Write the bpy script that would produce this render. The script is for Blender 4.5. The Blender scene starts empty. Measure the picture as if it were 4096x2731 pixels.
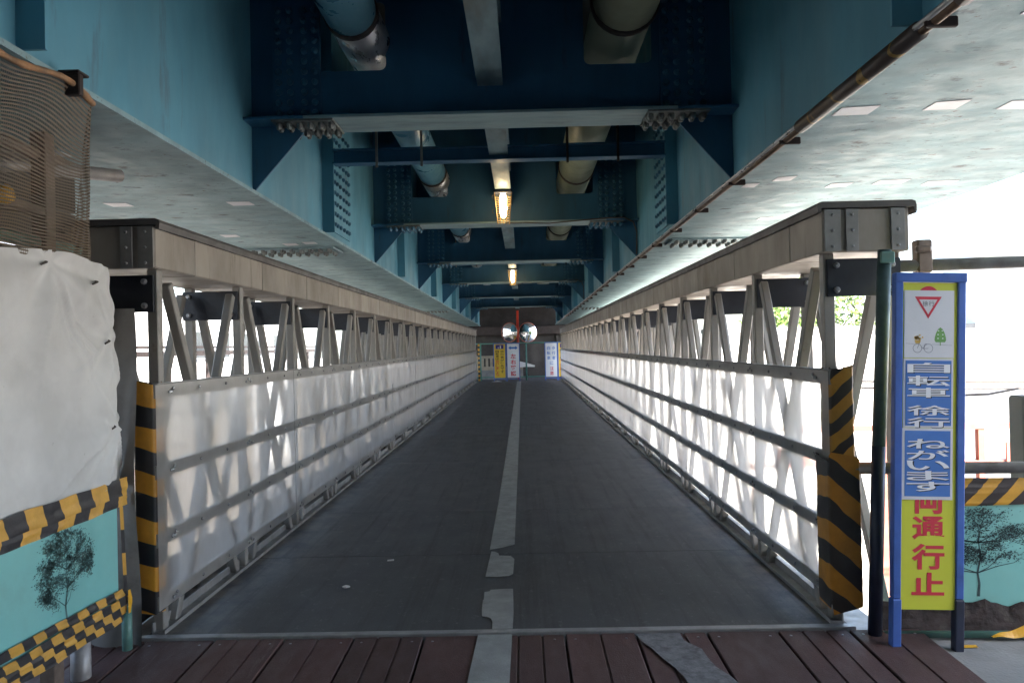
import bpy, bmesh, math, random
from mathutils import Matrix, Vector, noise

random.seed(7)
SC = bpy.context.scene
COL = SC.collection
PI = math.pi

# ------------------------------------------------------------------ camera
cam_data = bpy.data.cameras.new('camera')
cam = bpy.data.objects.new('camera', cam_data)
COL.objects.link(cam)
cam_data.sensor_width = 36.0
cam_data.lens = 26.0
cam_data.clip_start = 0.05
cam_data.clip_end = 2000
cam.matrix_world = (Matrix.Translation((0.15, 0, 1.28)) @ Matrix.Rotation(0.0141, 4, 'Z')
                    @ Matrix.Rotation(PI / 2 + 0.0057, 4, 'X') @ Matrix.Rotation(-0.022, 4, 'Z'))
SC.camera = cam

# ------------------------------------------------------------------ sky, sun, exposure
SUN_EL, SUN_AZ = math.radians(50), math.radians(148)      # azimuth clockwise from +Y: the sun stands to the right
world = bpy.data.worlds.new('World')
SC.world = world
world.use_nodes = True
wn = world.node_tree
bg = wn.nodes['Background']
sky = wn.nodes.new('ShaderNodeTexSky')
sky.sky_type = 'NISHITA'
sky.sun_disc = False
sky.sun_elevation = SUN_EL
sky.sun_rotation = SUN_AZ
sky.air_density = 1.0
sky.dust_density = 2.5
sky.ozone_density = 1.0
wn.links.new(sky.outputs[0], bg.inputs[0])
bg.inputs[1].default_value = 0.15
sun_data = bpy.data.lights.new('sun', 'SUN')
sun_data.energy = 4.5
sun_data.angle = math.radians(0.5)
sun_data.color = (1.0, 0.95, 0.88)
sun = bpy.data.objects.new('sun', sun_data)
COL.objects.link(sun)
sd = Vector((math.sin(SUN_AZ) * math.cos(SUN_EL), math.cos(SUN_AZ) * math.cos(SUN_EL), math.sin(SUN_EL)))
sun.rotation_euler = sd.to_track_quat('Z', 'Y').to_euler()
sun.location = (30, 0, 40)
SC.view_settings.view_transform = 'Standard'
SC.view_settings.look = 'None'
SC.view_settings.gamma = 1
SC.view_settings.use_curve_mapping = False
SC.view_settings.exposure = 3.35
SC.cycles.max_bounces = 12
SC.cycles.diffuse_bounces = 6
SC.cycles.glossy_bounces = 4
SC.cycles.transmission_bounces = 8
SC.cycles.transparent_max_bounces = 16
SC.cycles.sample_clamp_indirect = 6
SC.cycles.use_denoising = True

# ------------------------------------------------------------------ materials
def nt(name):
    m = bpy.data.materials.new(name)
    m.use_nodes = True
    t = m.node_tree
    return m, t, t.nodes['Principled BSDF']

def N(t, kind, **kw):
    n = t.nodes.new(kind)
    for k, v in kw.items():
        setattr(n, k, v)
    return n

def coords(t, scale=(1, 1, 1), rnd=True):
    tc = N(t, 'ShaderNodeTexCoord')
    mp = N(t, 'ShaderNodeMapping')
    mp.inputs['Scale'].default_value = scale
    if rnd:
        oi = N(t, 'ShaderNodeObjectInfo')
        ad = N(t, 'ShaderNodeVectorMath', operation='ADD')
        ml = N(t, 'ShaderNodeVectorMath', operation='SCALE')
        cb = N(t, 'ShaderNodeCombineXYZ')
        for i in range(3):
            t.links.new(oi.outputs['Random'], cb.inputs[i])
        t.links.new(cb.outputs[0], ml.inputs[0])
        ml.inputs['Scale'].default_value = 23.0
        t.links.new(tc.outputs['Object'], ad.inputs[0])
        t.links.new(ml.outputs[0], ad.inputs[1])
        t.links.new(ad.outputs[0], mp.inputs[0])
    else:
        t.links.new(tc.outputs['Object'], mp.inputs[0])
    return mp.outputs[0]

def noise_fac(t, vec, scale, detail=5, rough=.6, lo=.35, hi=.65):
    n = N(t, 'ShaderNodeTexNoise')
    n.inputs['Scale'].default_value = scale
    n.inputs['Detail'].default_value = detail
    n.inputs['Roughness'].default_value = rough
    t.links.new(vec, n.inputs['Vector'])
    r = N(t, 'ShaderNodeMapRange')
    r.inputs[1].default_value = lo
    r.inputs[2].default_value = hi
    t.links.new(n.outputs[0], r.inputs[0])
    return r.outputs[0]

def mix(t, fac, a, b):
    m = N(t, 'ShaderNodeMix', data_type='RGBA')
    for sock, v in ((m.inputs[0], fac), (m.inputs[6], a), (m.inputs[7], b)):
        if isinstance(v, (int, float)):
            sock.default_value = v
        elif isinstance(v, (tuple, list)):
            sock.default_value = (*v[:3], 1)
        else:
            t.links.new(v, sock)
    return m.outputs[2]

def math_(t, op, a, b=None):
    m = N(t, 'ShaderNodeMath', operation=op)
    for i, v in enumerate((a, b)):
        if v is None:
            continue
        if isinstance(v, (int, float)):
            m.inputs[i].default_value = v
        else:
            t.links.new(v, m.inputs[i])
    return m.outputs[0]

def bump(t, p, vec, scale, strength, dist=.01):
    n = N(t, 'ShaderNodeTexNoise')
    n.inputs['Scale'].default_value = scale
    n.inputs['Detail'].default_value = 4
    t.links.new(vec, n.inputs['Vector'])
    b = N(t, 'ShaderNodeBump')
    b.inputs['Strength'].default_value = strength
    b.inputs['Distance'].default_value = dist
    t.links.new(n.outputs[0], b.inputs['Height'])
    t.links.new(b.outputs[0], p.inputs['Normal'])

def mat(name, col, rough=.6, metal=0.0, var=.25, scale=3.0, dirt=None, dscale=1.5, dlo=.5, dhi=.75, damt=.7,
        stretch=(1, 1, 1), bstr=.15, bscale=80, spec=.5, rnd=True, fine=.0, rvar=.12, stain=None, tone=0.0):
    m, t, p = nt(name)
    v = coords(t, stretch, rnd)
    dark = tuple(c * (1 - var) for c in col)
    light = tuple(min(1, c * (1 + var * .6)) for c in col)
    c = mix(t, noise_fac(t, v, scale), dark, light)
    if fine:
        v2 = coords(t, (1, 1, 1), rnd)
        c = mix(t, math_(t, 'MULTIPLY', noise_fac(t, v2, 220, 2, .5, .4, .6), fine), c, tuple(k * .45 for k in col))
    if dirt:
        f = math_(t, 'MULTIPLY', noise_fac(t, v, dscale, 8, .65, dlo, dhi), damt)
        c = mix(t, f, c, dirt)
    if stain:
        sc_, ss, sst, slo, shi, samt = stain
        f2 = math_(t, 'MULTIPLY', noise_fac(t, coords(t, sst, rnd), ss, 9, .7, slo, shi), samt)
        c = mix(t, f2, c, sc_)
    if tone:
        oi = N(t, 'ShaderNodeObjectInfo')
        hs = N(t, 'ShaderNodeHueSaturation')
        t.links.new(c, hs.inputs['Color'])
        t.links.new(math_(t, 'ADD', 1 - tone, math_(t, 'MULTIPLY', oi.outputs['Random'], 2 * tone)), hs.inputs['Value'])
        c = hs.outputs[0]
    t.links.new(c, p.inputs['Base Color'])
    rr = N(t, 'ShaderNodeMapRange')
    rr.inputs[3].default_value = max(.05, rough - rvar)
    rr.inputs[4].default_value = min(1, rough + rvar)
    t.links.new(noise_fac(t, v, scale * 2.3), rr.inputs[0])
    t.links.new(rr.outputs[0], p.inputs['Roughness'])
    p.inputs['Metallic'].default_value = metal
    p.inputs['Specular IOR Level'].default_value = spec
    if bstr:
        bump(t, p, coords(t, (1, 1, 1), rnd), bscale, bstr, .004)
    return m

def stripe(name, d, period, duty=.5, phase=0.0, yel=(.62, .30, .025), blk=(.018, .018, .022), wob=.25, wscale=4, rough=.45):
    """hazard tape: black and yellow bands printed across direction d (object metres)"""
    m, t, p = nt(name)
    tc = N(t, 'ShaderNodeTexCoord')
    dt = N(t, 'ShaderNodeVectorMath', operation='DOT_PRODUCT')
    t.links.new(tc.outputs['Object'], dt.inputs[0])
    dt.inputs[1].default_value = d
    n = N(t, 'ShaderNodeTexNoise')
    n.inputs['Scale'].default_value = wscale
    n.inputs['Detail'].default_value = 1
    t.links.new(tc.outputs['Object'], n.inputs['Vector'])
    w = math_(t, 'MULTIPLY', math_(t, 'SUBTRACT', n.outputs[0], .5), wob)
    f = math_(t, 'FRACT', math_(t, 'ADD', math_(t, 'ADD', math_(t, 'DIVIDE', dt.outputs['Value'], period), phase), w))
    g = math_(t, 'GREATER_THAN', f, duty)
    g_dirt = noise_fac(t, tc.outputs['Object'], 9, 6, .65, .4, .75)
    ye = mix(t, math_(t, 'MULTIPLY', g_dirt, .55), yel, tuple(c * .4 for c in yel))
    bk = mix(t, math_(t, 'MULTIPLY', g_dirt, .5), blk, (.05, .047, .043))
    t.links.new(mix(t, g, ye, bk), p.inputs['Base Color'])
    p.inputs['Roughness'].default_value = rough
    bump(t, p, tc.outputs['Object'], 22, .3, .006)
    return m

def emis(name, col, s):
    m, t, p = nt(name)
    p.inputs['Base Color'].default_value = (*col, 1)
    p.inputs['Emission Color'].default_value = (*col, 1)
    p.inputs['Emission Strength'].default_value = s
    return m

TEAL = mat('teal_girder_paint', (.105, .305, .405), .55, 0, .18, 1.4, (.18, .27, .28), 1.1, .52, .8, .35, (1.3, 1.3, .5), .06, 30, stain=((.09, .055, .035), 3.0, (2.2, 2.2, .35), .60, .74, .6))
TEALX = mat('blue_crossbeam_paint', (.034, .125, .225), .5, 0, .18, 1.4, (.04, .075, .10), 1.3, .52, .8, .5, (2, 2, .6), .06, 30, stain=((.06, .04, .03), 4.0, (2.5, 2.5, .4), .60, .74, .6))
FLANGE = mat('weathered_pale_paint', (.25, .375, .40), .65, 0, .24, 4.5, (.035, .045, .05), 7.0, .59, .69, .9, (.8, 1.2, 1), .3, 30, rnd=False, stain=((.10, .075, .05), 22, (.8, 1.2, 1), .60, .68, .9))
FLANGE_T = mat('weathered_flange_paint', (.25, .36, .38), .6, 0, .3, 3, (.09, .08, .06), 3, .5, .75, .7, (.7, 3, 1), .1, 30)
STRING = mat('worn_stringer_paint', (.16, .24, .27), .6, 0, .3, 6, (.12, .09, .06), 5, .5, .75, .6, (1, .3, 1), .1, 40)
STEEL = mat('galvanised_steel', (.265, .245, .222), .5, .25, .14, 8, (.16, .135, .11), 6, .5, .85, .6, (1, 1, .4), .08, 60, tone=.12, stain=((.10, .055, .03), 14, (1, 1, .5), .62, .74, .6))
CHORD = mat('stained_chord_cover', (.31, .27, .23), .55, .12, .16, 3, (.12, .09, .066), 2.5, .45, .8, .75, (1, 1, .5), .06, 60, tone=.08, stain=((.07, .045, .03), 5, (1, 3, .35), .58, .74, .6))
CHORDT = mat('dark_chord_cap', (.10, .09, .085), .6, .1, .3, 4, None, bstr=.05)
NAVY = mat('black_tie_plate', (.022, .024, .032), .45, .2, .3, 6, bstr=.05)
RAIL = mat('grey_rail', (.27, .26, .25), .5, .3, .2, 7, (.10, .085, .07), 6, .55, .8, .6, bstr=.05)
BOLT = mat('bolt_steel', (.33, .33, .34), .35, .6, .3, 20, bstr=0)
BOLTB = mat('painted_bolt', (.05, .16, .25), .4, .1, .3, 20, bstr=0)
BOLTG = mat('grimy_bolt', (.16, .17, .16), .5, .3, .4, 20, bstr=0)
DECK = mat('dark_antislip_deck', (.070, .072, .079), .58, 0, .08, 2.0, (.068, .064, .06), 1.6, .55, .95, .3, (1.2, .7, 1), .35, 320, spec=.4, fine=.3, rvar=.04, tone=.10, stain=((.020, .020, .021), 6.0, (1, .8, 1), .60, .78, .55))
def deck_wear():
    t = DECK.node_tree
    p = t.nodes['Principled BSDF']
    base = p.inputs['Base Color'].links[0].from_socket
    tc = N(t, 'ShaderNodeTexCoord')
    sp = N(t, 'ShaderNodeSeparateXYZ')
    t.links.new(tc.outputs['Object'], sp.inputs[0])
    r = N(t, 'ShaderNodeMapRange')
    r.inputs[1].default_value, r.inputs[2].default_value = 1.15, 1.56
    t.links.new(math_(t, 'ABSOLUTE', sp.outputs[0]), r.inputs[0])
    grit = math_(t, 'MULTIPLY', math_(t, 'MULTIPLY', r.outputs[0], noise_fac(t, coords(t, (1, 1, 1)), 7, 8, .7, .38, .62)), .75)
    c = mix(t, grit, base, (.21, .185, .155))                                  # dust gathered along the kerbs
    scuff = math_(t, 'MULTIPLY', noise_fac(t, coords(t, (9, .22, 1)), 2.2, 6, .7, .50, .66), .6)
    c = mix(t, scuff, c, (.026, .026, .028))                                    # wheel scuffs along the way
    chalk = math_(t, 'MULTIPLY', noise_fac(t, coords(t, (1.6, 1.1, 1)), 16, 7, .75, .575, .66), .5)
    c = mix(t, chalk, c, (.17, .17, .165))
    t.links.new(c, p.inputs['Base Color'])
deck_wear()
PLANK = mat('red_brown_ramp_board', (.112, .052, .046), .66, 0, .3, 5, (.028, .024, .024), 2.5, .42, .75, .7, (1, .4, 1), .45, 190, fine=.6, tone=.22, stain=((.20, .17, .15), 9, (3, .4, 1), .60, .74, .5))
PATCH = mat('grey_cement_smear', (.15, .148, .15), .8, 0, .35, 22, (.06, .05, .05), 14, .5, .7, .8, bstr=.6, bscale=120)
PAINT = mat('worn_line_paint', (.28, .285, .275), .6, 0, .16, 8, (.13, .12, .10), 6, .55, .78, .6, bstr=.3, bscale=160, fine=.25)
EDGE = mat('threshold_angle', (.30, .30, .30), .45, .4, .2, 9, (.10, .14, .12), 8, .55, .75, .6, bstr=.1)
CONC = mat('rough_concrete', (.24, .235, .225), .85, 0, .22, 4, (.10, .095, .09), 2, .5, .8, .6, bstr=.5, bscale=70)
GROUND = mat('pale_ground', (.42, .40, .36), .9, 0, .15, .4, (.30, .28, .24), .25, .5, .8, .5, bstr=.2, bscale=8)
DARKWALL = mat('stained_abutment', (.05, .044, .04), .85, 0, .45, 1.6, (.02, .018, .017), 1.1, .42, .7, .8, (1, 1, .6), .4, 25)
BROWNST = mat('rusty_brown_beam', (.030, .020, .018), .7, 0, .3, 3, bstr=.1)
GREEN = mat('green_fence_paint', (.07, .22, .18), .5, 0, .2, 6, (.10, .08, .06), 7, .55, .8, .5, bstr=.05)
TARP = mat('dirty_white_tarpaulin', (.64, .62, .60), .6, 0, .14, 2.5, (.36, .33, .29), 1.6, .5, .85, .55, bstr=.12, bscale=9, stain=((.20, .17, .14), 26, (1, 1, 1), .66, .74, .7))
TURQ = mat('turquoise_board', (.20, .49, .46), .45, 0, .12, 3, (.17, .30, .27), 3, .5, .8, .6, bstr=.08, bscale=12)
INK = mat('dark_tree_ink', (.03, .06, .065), .6, 0, .3, 20, bstr=0)
SOIL = mat('brown_grime', (.032, .022, .02), .9, 0, .5, 14, (.10, .09, .07), 12, .5, .8, .6, bstr=.8, bscale=60)
BLUEF = mat('blue_sign_frame', (.055, .13, .42), .4, 0, .15, 8, (.03, .05, .12), 7, .58, .8, .7, bstr=.05)
DNAVY = mat('dark_pole_paint', (.02, .026, .05), .45, 0, .3, 6, bstr=.05)
YELP = mat('yellow_sign_board', (.62, .64, .055), .45, 0, .05, 4, (.35, .36, .06), 5, .6, .85, .4, bstr=0)
YELO = mat('amber_sign_board', (.75, .52, .05), .45, 0, .05, 4, bstr=0)
WHP = mat('white_sign_paper', (.66, .66, .68), .5, 0, .04, 5, (.48, .47, .48), 6, .55, .85, .4, bstr=.05, bscale=30)
WHS = mat('white_sign_board', (.75, .77, .80), .4, 0, .03, 4, bstr=0)
BLUP = mat('blue_sign_paper', (.07, .19, .52), .4, 0, .10, 5, (.12, .25, .55), 5, .5, .8, .4, bstr=.04, bscale=20)
RED = mat('red_ink', (.62, .035, .06), .5, 0, .05, 4, bstr=0)
BLUI = mat('blue_ink', (.035, .17, .55), .5, 0, .05, 4, bstr=0)
BLKI = mat('black_ink', (.02, .02, .025), .5, 0, .05, 4, bstr=0)
WHI = mat('white_ink', (.78, .79, .82), .5, 0, .03, 4, bstr=0)
NAVI = mat('navy_ink', (.03, .02, .20), .5, 0, .05, 4, bstr=0)
GRNI = mat('green_ink', (.16, .36, .10), .5, 0, .1, 20, bstr=0)
GOLI = mat('gold_ink', (.65, .42, .10), .5, 0, .1, 20, bstr=0)
GRYI = mat('grey_ink', (.20, .21, .24), .5, 0, .05, 4, bstr=0)
PIPEB = mat('blue_pipe_paint', (.10, .26, .36), .38, 0, .10, 2, (.14, .24, .29), 2, .5, .9, .3, bstr=.02)
PIPEG = mat('pale_green_lagging', (.20, .235, .175), .5, 0, .12, 2, (.14, .14, .10), 2, .55, .8, .5, bstr=.05)
SILVER = mat('silver_sleeve', (.50, .50, .50), .34, .7, .15, 5, (.30, .22, .17), 4, .5, .85, .4, (2, .6, 2), .03)
RUSTP = mat('brown_conduit', (.16, .10, .065), .4, .35, .3, 8, bstr=.05)
SCAFF = mat('rusty_scaffold_tube', (.19, .14, .11), .55, .3, .3, 9, (.07, .04, .03), 8, .5, .8, .6, bstr=.1)
SCAFG = mat('green_scaffold_tube', (.09, .20, .17), .5, .1, .2, 9, (.15, .10, .07), 9, .55, .8, .6, bstr=.1)
GALV = mat('dull_galvanised_tube', (.30, .28, .27), .5, .35, .2, 9, (.13, .08, .07), 8, .5, .8, .6, bstr=.08)
NUTY = mat('yellow_cap', (.70, .36, .02), .45, 0, .1, 9, bstr=0)
WHITEW = mat('white_rendered_wall', (.74, .73, .70), .8, 0, .06, .6, (.55, .53, .5), .6, .5, .8, .4, bstr=.1, bscale=20)
ROOFW = mat('pale_roof_sheet', (.55, .57, .60), .5, 0, .1, 1, bstr=.05)
RUSTR = mat('red_oxide_rail', (.30, .10, .07), .6, 0, .2, 6, bstr=.1)
REDP = mat('red_mirror_paint', (.55, .05, .02), .4, 0, .1, 6, bstr=0)
ORNG = mat('orange_mirror_rim', (.62, .13, .05), .4, 0, .1, 6, bstr=0)
GLASSD = mat('dark_window', (.03, .035, .04), .1, 0, .1, 1, bstr=0)
LEAF = mat('leaf_green', (.12, .20, .04), .6, 0, .5, 3, bstr=0)
BARK = mat('bark', (.10, .07, .05), .9, 0, .4, 12, bstr=.5)
BEIGE = mat('beige_parapet', (.36, .31, .23), .8, 0, .2, 4, (.15, .12, .09), 3, .5, .8, .5, bstr=.2)
LITTER = mat('crumpled_white_paper', (.72, .70, .68), .7, 0, .08, 40, bstr=0)
CABLE = mat('brown_cable', (.07, .055, .045), .6, 0, .2, 10, bstr=0)
T_LEFT = stripe('guard_tape', (.30, .0, 1.0), .205, .5, .12, (.66, .30, .03))
T_RU = stripe('wrap_tape_upper', (-.95, 0, 1.0), .125, .52, .2, (.50, .24, .03), (.03, .022, .02), .35, 9)
T_RL = stripe('wrap_tape_lower', (.85, 0, 1.0), .19, .5, .35, (.50, .21, .02), (.03, .024, .022), .35, 6)
T_FENCE = stripe('fence_tape', (1.0, 0, -1.0), .135, .5, .35, (.66, .34, .03), (.03, .02, .02), .06, 3)
T_A = stripe('edge_tape_a', (0, 1.0, .35), .20, .5, .1, (.68, .36, .06), (.022, .02, .024), .25, 4)
T_B = stripe('edge_tape_b', (0, 1.0, -.35), .20, .5, .55, (.68, .36, .06), (.022, .02, .024), .25, 4)
T_C = stripe('edge_tape_c', (0, 1.0, .5), .125, .5, .2, (.62, .33, .06), (.03, .028, .03), .15, 5)
T_D = stripe('edge_tape_d', (0, 1.0, .5), .125, .5, .7, (.62, .33, .06), (.03, .028, .03), .15, 5)
T_V = stripe('edge_tape_v', (0, .2, 1.0), .20, .5, .2, (.68, .36, .06), (.03, .028, .03), .15, 5)
T_TUBE = stripe('tube_guard_tape', (0, 1.0, .6), .21, .13, .2, (.28, .17, .04), (.055, .038, .03), .8, 14)
T_POST = stripe('far_post_tape', (0, 0, 1.0), .16, .5, .0)

def sheet_material():
    m, t, p = nt('translucent_sheet')
    out = t.nodes['Material Output']
    t.nodes.remove(p)
    v = coords(t, (1, 1, .6))
    g = noise_fac(t, v, 3.5, 7, .65, .35, .75)
    n2 = noise_fac(t, v, 30, 3, .6, .5, .75)
    rf = N(t, 'ShaderNodeBsdfRefraction')
    rf.inputs['Color'].default_value = (.86, .87, .87, 1)
    rf.inputs['IOR'].default_value = 1.03
    rf.inputs['Roughness'].default_value = .30
    tl = N(t, 'ShaderNodeBsdfTranslucent')
    t.links.new(mix(t, g, (.80, .775, .745), (.54, .50, .455)), tl.inputs['Color'])
    df = N(t, 'ShaderNodeBsdfDiffuse')
    t.links.new(mix(t, g, (.71, .68, .645), (.45, .41, .37)), df.inputs['Color'])
    gl = N(t, 'ShaderNodeBsdfGlossy')
    gl.inputs['Roughness'].default_value = .12
    fr = N(t, 'ShaderNodeFresnel')
    fr.inputs['IOR'].default_value = 1.45
    m1 = N(t, 'ShaderNodeMixShader')
    m1.inputs[0].default_value = .40
    t.links.new(rf.outputs[0], m1.inputs[1])
    t.links.new(tl.outputs[0], m1.inputs[2])
    m2 = N(t, 'ShaderNodeMixShader')
    t.links.new(math_(t, 'ADD', .19, math_(t, 'MULTIPLY', math_(t, 'ADD', g, n2), .10)), m2.inputs[0])
    t.links.new(m1.outputs[0], m2.inputs[1])
    t.links.new(df.outputs[0], m2.inputs[2])
    m3 = N(t, 'ShaderNodeMixShader')
    t.links.new(math_(t, 'MULTIPLY', fr.outputs[0], .75), m3.inputs[0])
    t.links.new(m2.outputs[0], m3.inputs[1])
    t.links.new(gl.outputs[0], m3.inputs[2])
    t.links.new(m3.outputs[0], out.inputs['Surface'])
    return m
SHEET = sheet_material()

def net_material():
    m, t, p = nt('woven_safety_net')
    out = t.nodes['Material Output']
    uv = N(t, 'ShaderNodeUVMap')
    sp = N(t, 'ShaderNodeSeparateXYZ')
    t.links.new(uv.outputs[0], sp.inputs[0])
    a = math_(t, 'LESS_THAN', math_(t, 'FRACT', math_(t, 'MULTIPLY', sp.outputs[1], 56)), .46)
    b = math_(t, 'LESS_THAN', math_(t, 'FRACT', math_(t, 'MULTIPLY', sp.outputs[0], 190)), .20)
    mx = math_(t, 'MAXIMUM', a, b)
    tr = N(t, 'ShaderNodeBsdfTransparent')
    ms = N(t, 'ShaderNodeMixShader')
    v = coords(t)
    t.links.new(mix(t, noise_fac(t, v, 3), (.15, .105, .065), (.11, .095, .075)), p.inputs['Base Color'])
    p.inputs['Roughness'].default_value = .7
    t.links.new(mx, ms.inputs[0])
    t.links.new(tr.outputs[0], ms.inputs[1])
    t.links.new(p.outputs[0], ms.inputs[2])
    t.links.new(ms.outputs[0], out.inputs['Surface'])
    return m
NET = net_material()

def mirror_material():
    m, t, p = nt('mirror_face')
    p.inputs['Base Color'].default_value = (.9, .9, .9, 1)
    p.inputs['Metallic'].default_value = 1
    p.inputs['Roughness'].default_value = .03
    return m
MIRROR = mirror_material()
BULB = emis('lit_lamp_glass', (1.0, .78, .45), 5.5)

# ------------------------------------------------------------------ mesh helpers
class MB:
    def __init__(self):
        self.v, self.f, self.uv = [], [], None
    def box(self, x0, x1, y0, y1, z0, z1):
        b = len(self.v)
        self.v += [(x, y, z) for z in (z0, z1) for y in (y0, y1) for x in (x0, x1)]
        for q in ((0, 2, 3, 1), (4, 5, 7, 6), (0, 1, 5, 4), (2, 6, 7, 3), (0, 4, 6, 2), (1, 3, 7, 5)):
            self.f.append(tuple(b + i for i in q))
        return self
    def prism(self, pts, d):
        """closed polygon of 3-D points swept by vector d"""
        b, n = len(self.v), len(pts)
        self.v += [tuple(p) for p in pts] + [tuple(p[i] + d[i] for i in range(3)) for p in pts]
        self.f.append(tuple(b + n - 1 - i for i in range(n)))
        self.f.append(tuple(b + n + i for i in range(n)))
        for i in range(n):
            j = (i + 1) % n
            self.f.append((b + i, b + j, b + n + j, b + n + i))
        return self
    def poly(self, pts):
        b = len(self.v)
        self.v += [tuple(p) for p in pts]
        self.f.append(tuple(range(b, b + len(pts))))
        return self
    def tube(self, pts, r, n=10, cap=True):
        pts = [Vector(p) for p in pts]
        b = len(self.v)
        up0 = None
        for i, p in enumerate(pts):
            d = (pts[min(i + 1, len(pts) - 1)] - pts[max(i - 1, 0)]).normalized()
            if up0 is None:
                up0 = Vector((0, 0, 1)) if abs(d.z) < .9 else Vector((0, 1, 0))
            s = d.cross(up0).normalized()
            u = s.cross(d).normalized()
            rr = r[i] if isinstance(r, (list, tuple)) else r
            for k in range(n):
                a = 2 * PI * k / n
                self.v.append(tuple(p + s * (rr * math.cos(a)) + u * (rr * math.sin(a))))
        for i in range(len(pts) - 1):
            for k in range(n):
                k2 = (k + 1) % n
                self.f.append((b + i * n + k, b + i * n + k2, b + (i + 1) * n + k2, b + (i + 1) * n + k))
        if cap:
            self.f.append(tuple(b + n - 1 - k for k in range(n)))
            e = b + (len(pts) - 1) * n
            self.f.append(tuple(e + k for k in range(n)))
        return self
    def grid(self, nu, nv, fn, uv=False):
        b = len(self.v)
        for j in range(nv + 1):
            for i in range(nu + 1):
                self.v.append(tuple(fn(i / nu, j / nv)))
        for j in range(nv):
            for i in range(nu):
                a = b + j * (nu + 1) + i
                self.f.append((a, a + 1, a + nu + 2, a + nu + 1))
        if uv:
            self.uv = [(i / nu, j / nv) for j in range(nv + 1) for i in range(nu + 1)]
        return self
    def dome(self, c, axis, r, h, n=8):
        """low bolt head: a short n-gon drum with a raised crown along axis"""
        c, ax = Vector(c), Vector(axis).normalized()
        u = ax.orthogonal().normalized()
        w = ax.cross(u)
        b = len(self.v)
        for rr, hh in ((r, 0), (r, h * .6), (r * .6, h)):
            for k in range(n):
                a = 2 * PI * k / n
                self.v.append(tuple(c + u * rr * math.cos(a) + w * rr * math.sin(a) + ax * hh))
        for lv in range(2):
            for k in range(n):
                k2 = (k + 1) % n
                self.f.append((b + lv * n + k, b + lv * n + k2, b + lv * n + n + k2, b + lv * n + n + k))
        self.f.append(tuple(b + 2 * n + k for k in range(n)))
        return self
    def mesh(self, name, m=None, bevel=0, smooth=False, seg=1):
        me = bpy.data.meshes.new(name)
        me.from_pydata(self.v, [], self.f)
        if self.uv:
            l = me.uv_layers.new(name='UVMap')
            for lp in me.loops:
                l.data[lp.index].uv = self.uv[lp.vertex_index]
        bm = bmesh.new()
        bm.from_mesh(me)
        bmesh.ops.recalc_face_normals(bm, faces=bm.faces)
        if bevel:
            bmesh.ops.bevel(bm, geom=list(bm.edges), offset=bevel, segments=seg, affect='EDGES', profile=.6, clamp_overlap=True)
        bm.to_mesh(me)
        bm.free()
        if smooth:
            for pl in me.polygons:
                pl.use_smooth = True
        if m:
            me.materials.append(m)
        return me

def link(name, me, parent=None, loc=(0, 0, 0), rot=(0, 0, 0)):
    o = bpy.data.objects.new(name, me)
    COL.objects.link(o)
    o.location = loc
    o.rotation_euler = rot
    if parent is not None:
        o.parent = parent
        if parent.get('_root'):
            o.matrix_parent_inverse = Matrix.Translation(-Vector(parent['_root']))
    return o

def part(name, mb, m, parent, bevel=0, smooth=False, seg=1, label=None, kind=None):
    o = link(name, mb.mesh(name, m, bevel, smooth, seg), parent)
    if label:
        o['label'] = label
    if kind:
        o['kind'] = kind
    return o

def thing(name, label, cat, loc=(0, 0, 0), rot=(0, 0, 0), group=None):
    o = bpy.data.objects.new(name, None)
    COL.objects.link(o)
    o.location = loc
    o.rotation_euler = rot
    o['_root'] = tuple(loc)
    o['label'] = label
    o['category'] = cat
    if group:
        o['group'] = group
    return o

def tag(o, label, cat, group=None):
    o['label'] = label
    o['category'] = cat
    if group:
        o['group'] = group
    return o

def structure(name, mb, m, bevel=0):
    o = part(name, mb, m, None, bevel)
    o['kind'] = 'structure'
    return o

_glyph = {}
def glyph(ch, bold=0.0):
    key = (ch, bold)
    if key not in _glyph:
        c = bpy.data.curves.new('g', 'FONT')
        c.body = ch
        c.resolution_u = 3
        c.offset = bold
        o = bpy.data.objects.new('g', c)
        COL.objects.link(o)
        dg = bpy.context.evaluated_depsgraph_get()
        me = bpy.data.meshes.new_from_object(o.evaluated_get(dg))
        vs = [(v.co.x, v.co.y) for v in me.vertices]
        fs = [tuple(p.vertices) for p in me.polygons]
        bpy.data.objects.remove(o)
        bpy.data.curves.remove(c)
        bpy.data.meshes.remove(me)
        xs, ys = [v[0] for v in vs], [v[1] for v in vs]
        x0, x1, y0, y1 = min(xs), max(xs), min(ys), max(ys)
        _glyph[key] = ([((x - x0) / (x1 - x0), (y - y0) / (y1 - y0)) for x, y in vs], fs)
    return _glyph[key]

def letters(mb, items, y, bold=.012):
    """items: (char, x0, x1, z0, z1) upright glyphs facing -Y at depth y"""
    for ch, x0, x1, z0, z1 in items:
        vs, fs = glyph(ch, bold)
        b = len(mb.v)
        mb.v += [(x0 + u * (x1 - x0), y, z0 + w * (z1 - z0)) for u, w in vs]
        mb.f += [tuple(b + i for i in f) for f in fs]
    return mb

# ------------------------------------------------------------------ the setting
structure('ground', MB().box(-400, 400, -400, 400, -3.6, -3.2), GROUND)
structure('pavement', MB().box(1.755, 12, -6, 3.3, -3.1, -.035), CONC)
structure('bank', MB().box(-12, 1.745, -6, 3.28, -3.15, -.14), CONC)
structure('landing', MB().box(-9, 9, 26.56, 30.4, -3.1, -.012), mat('landing_asphalt', (.07, .07, .075), .7, 0, .25, 3, bstr=.4, bscale=150))

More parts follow.
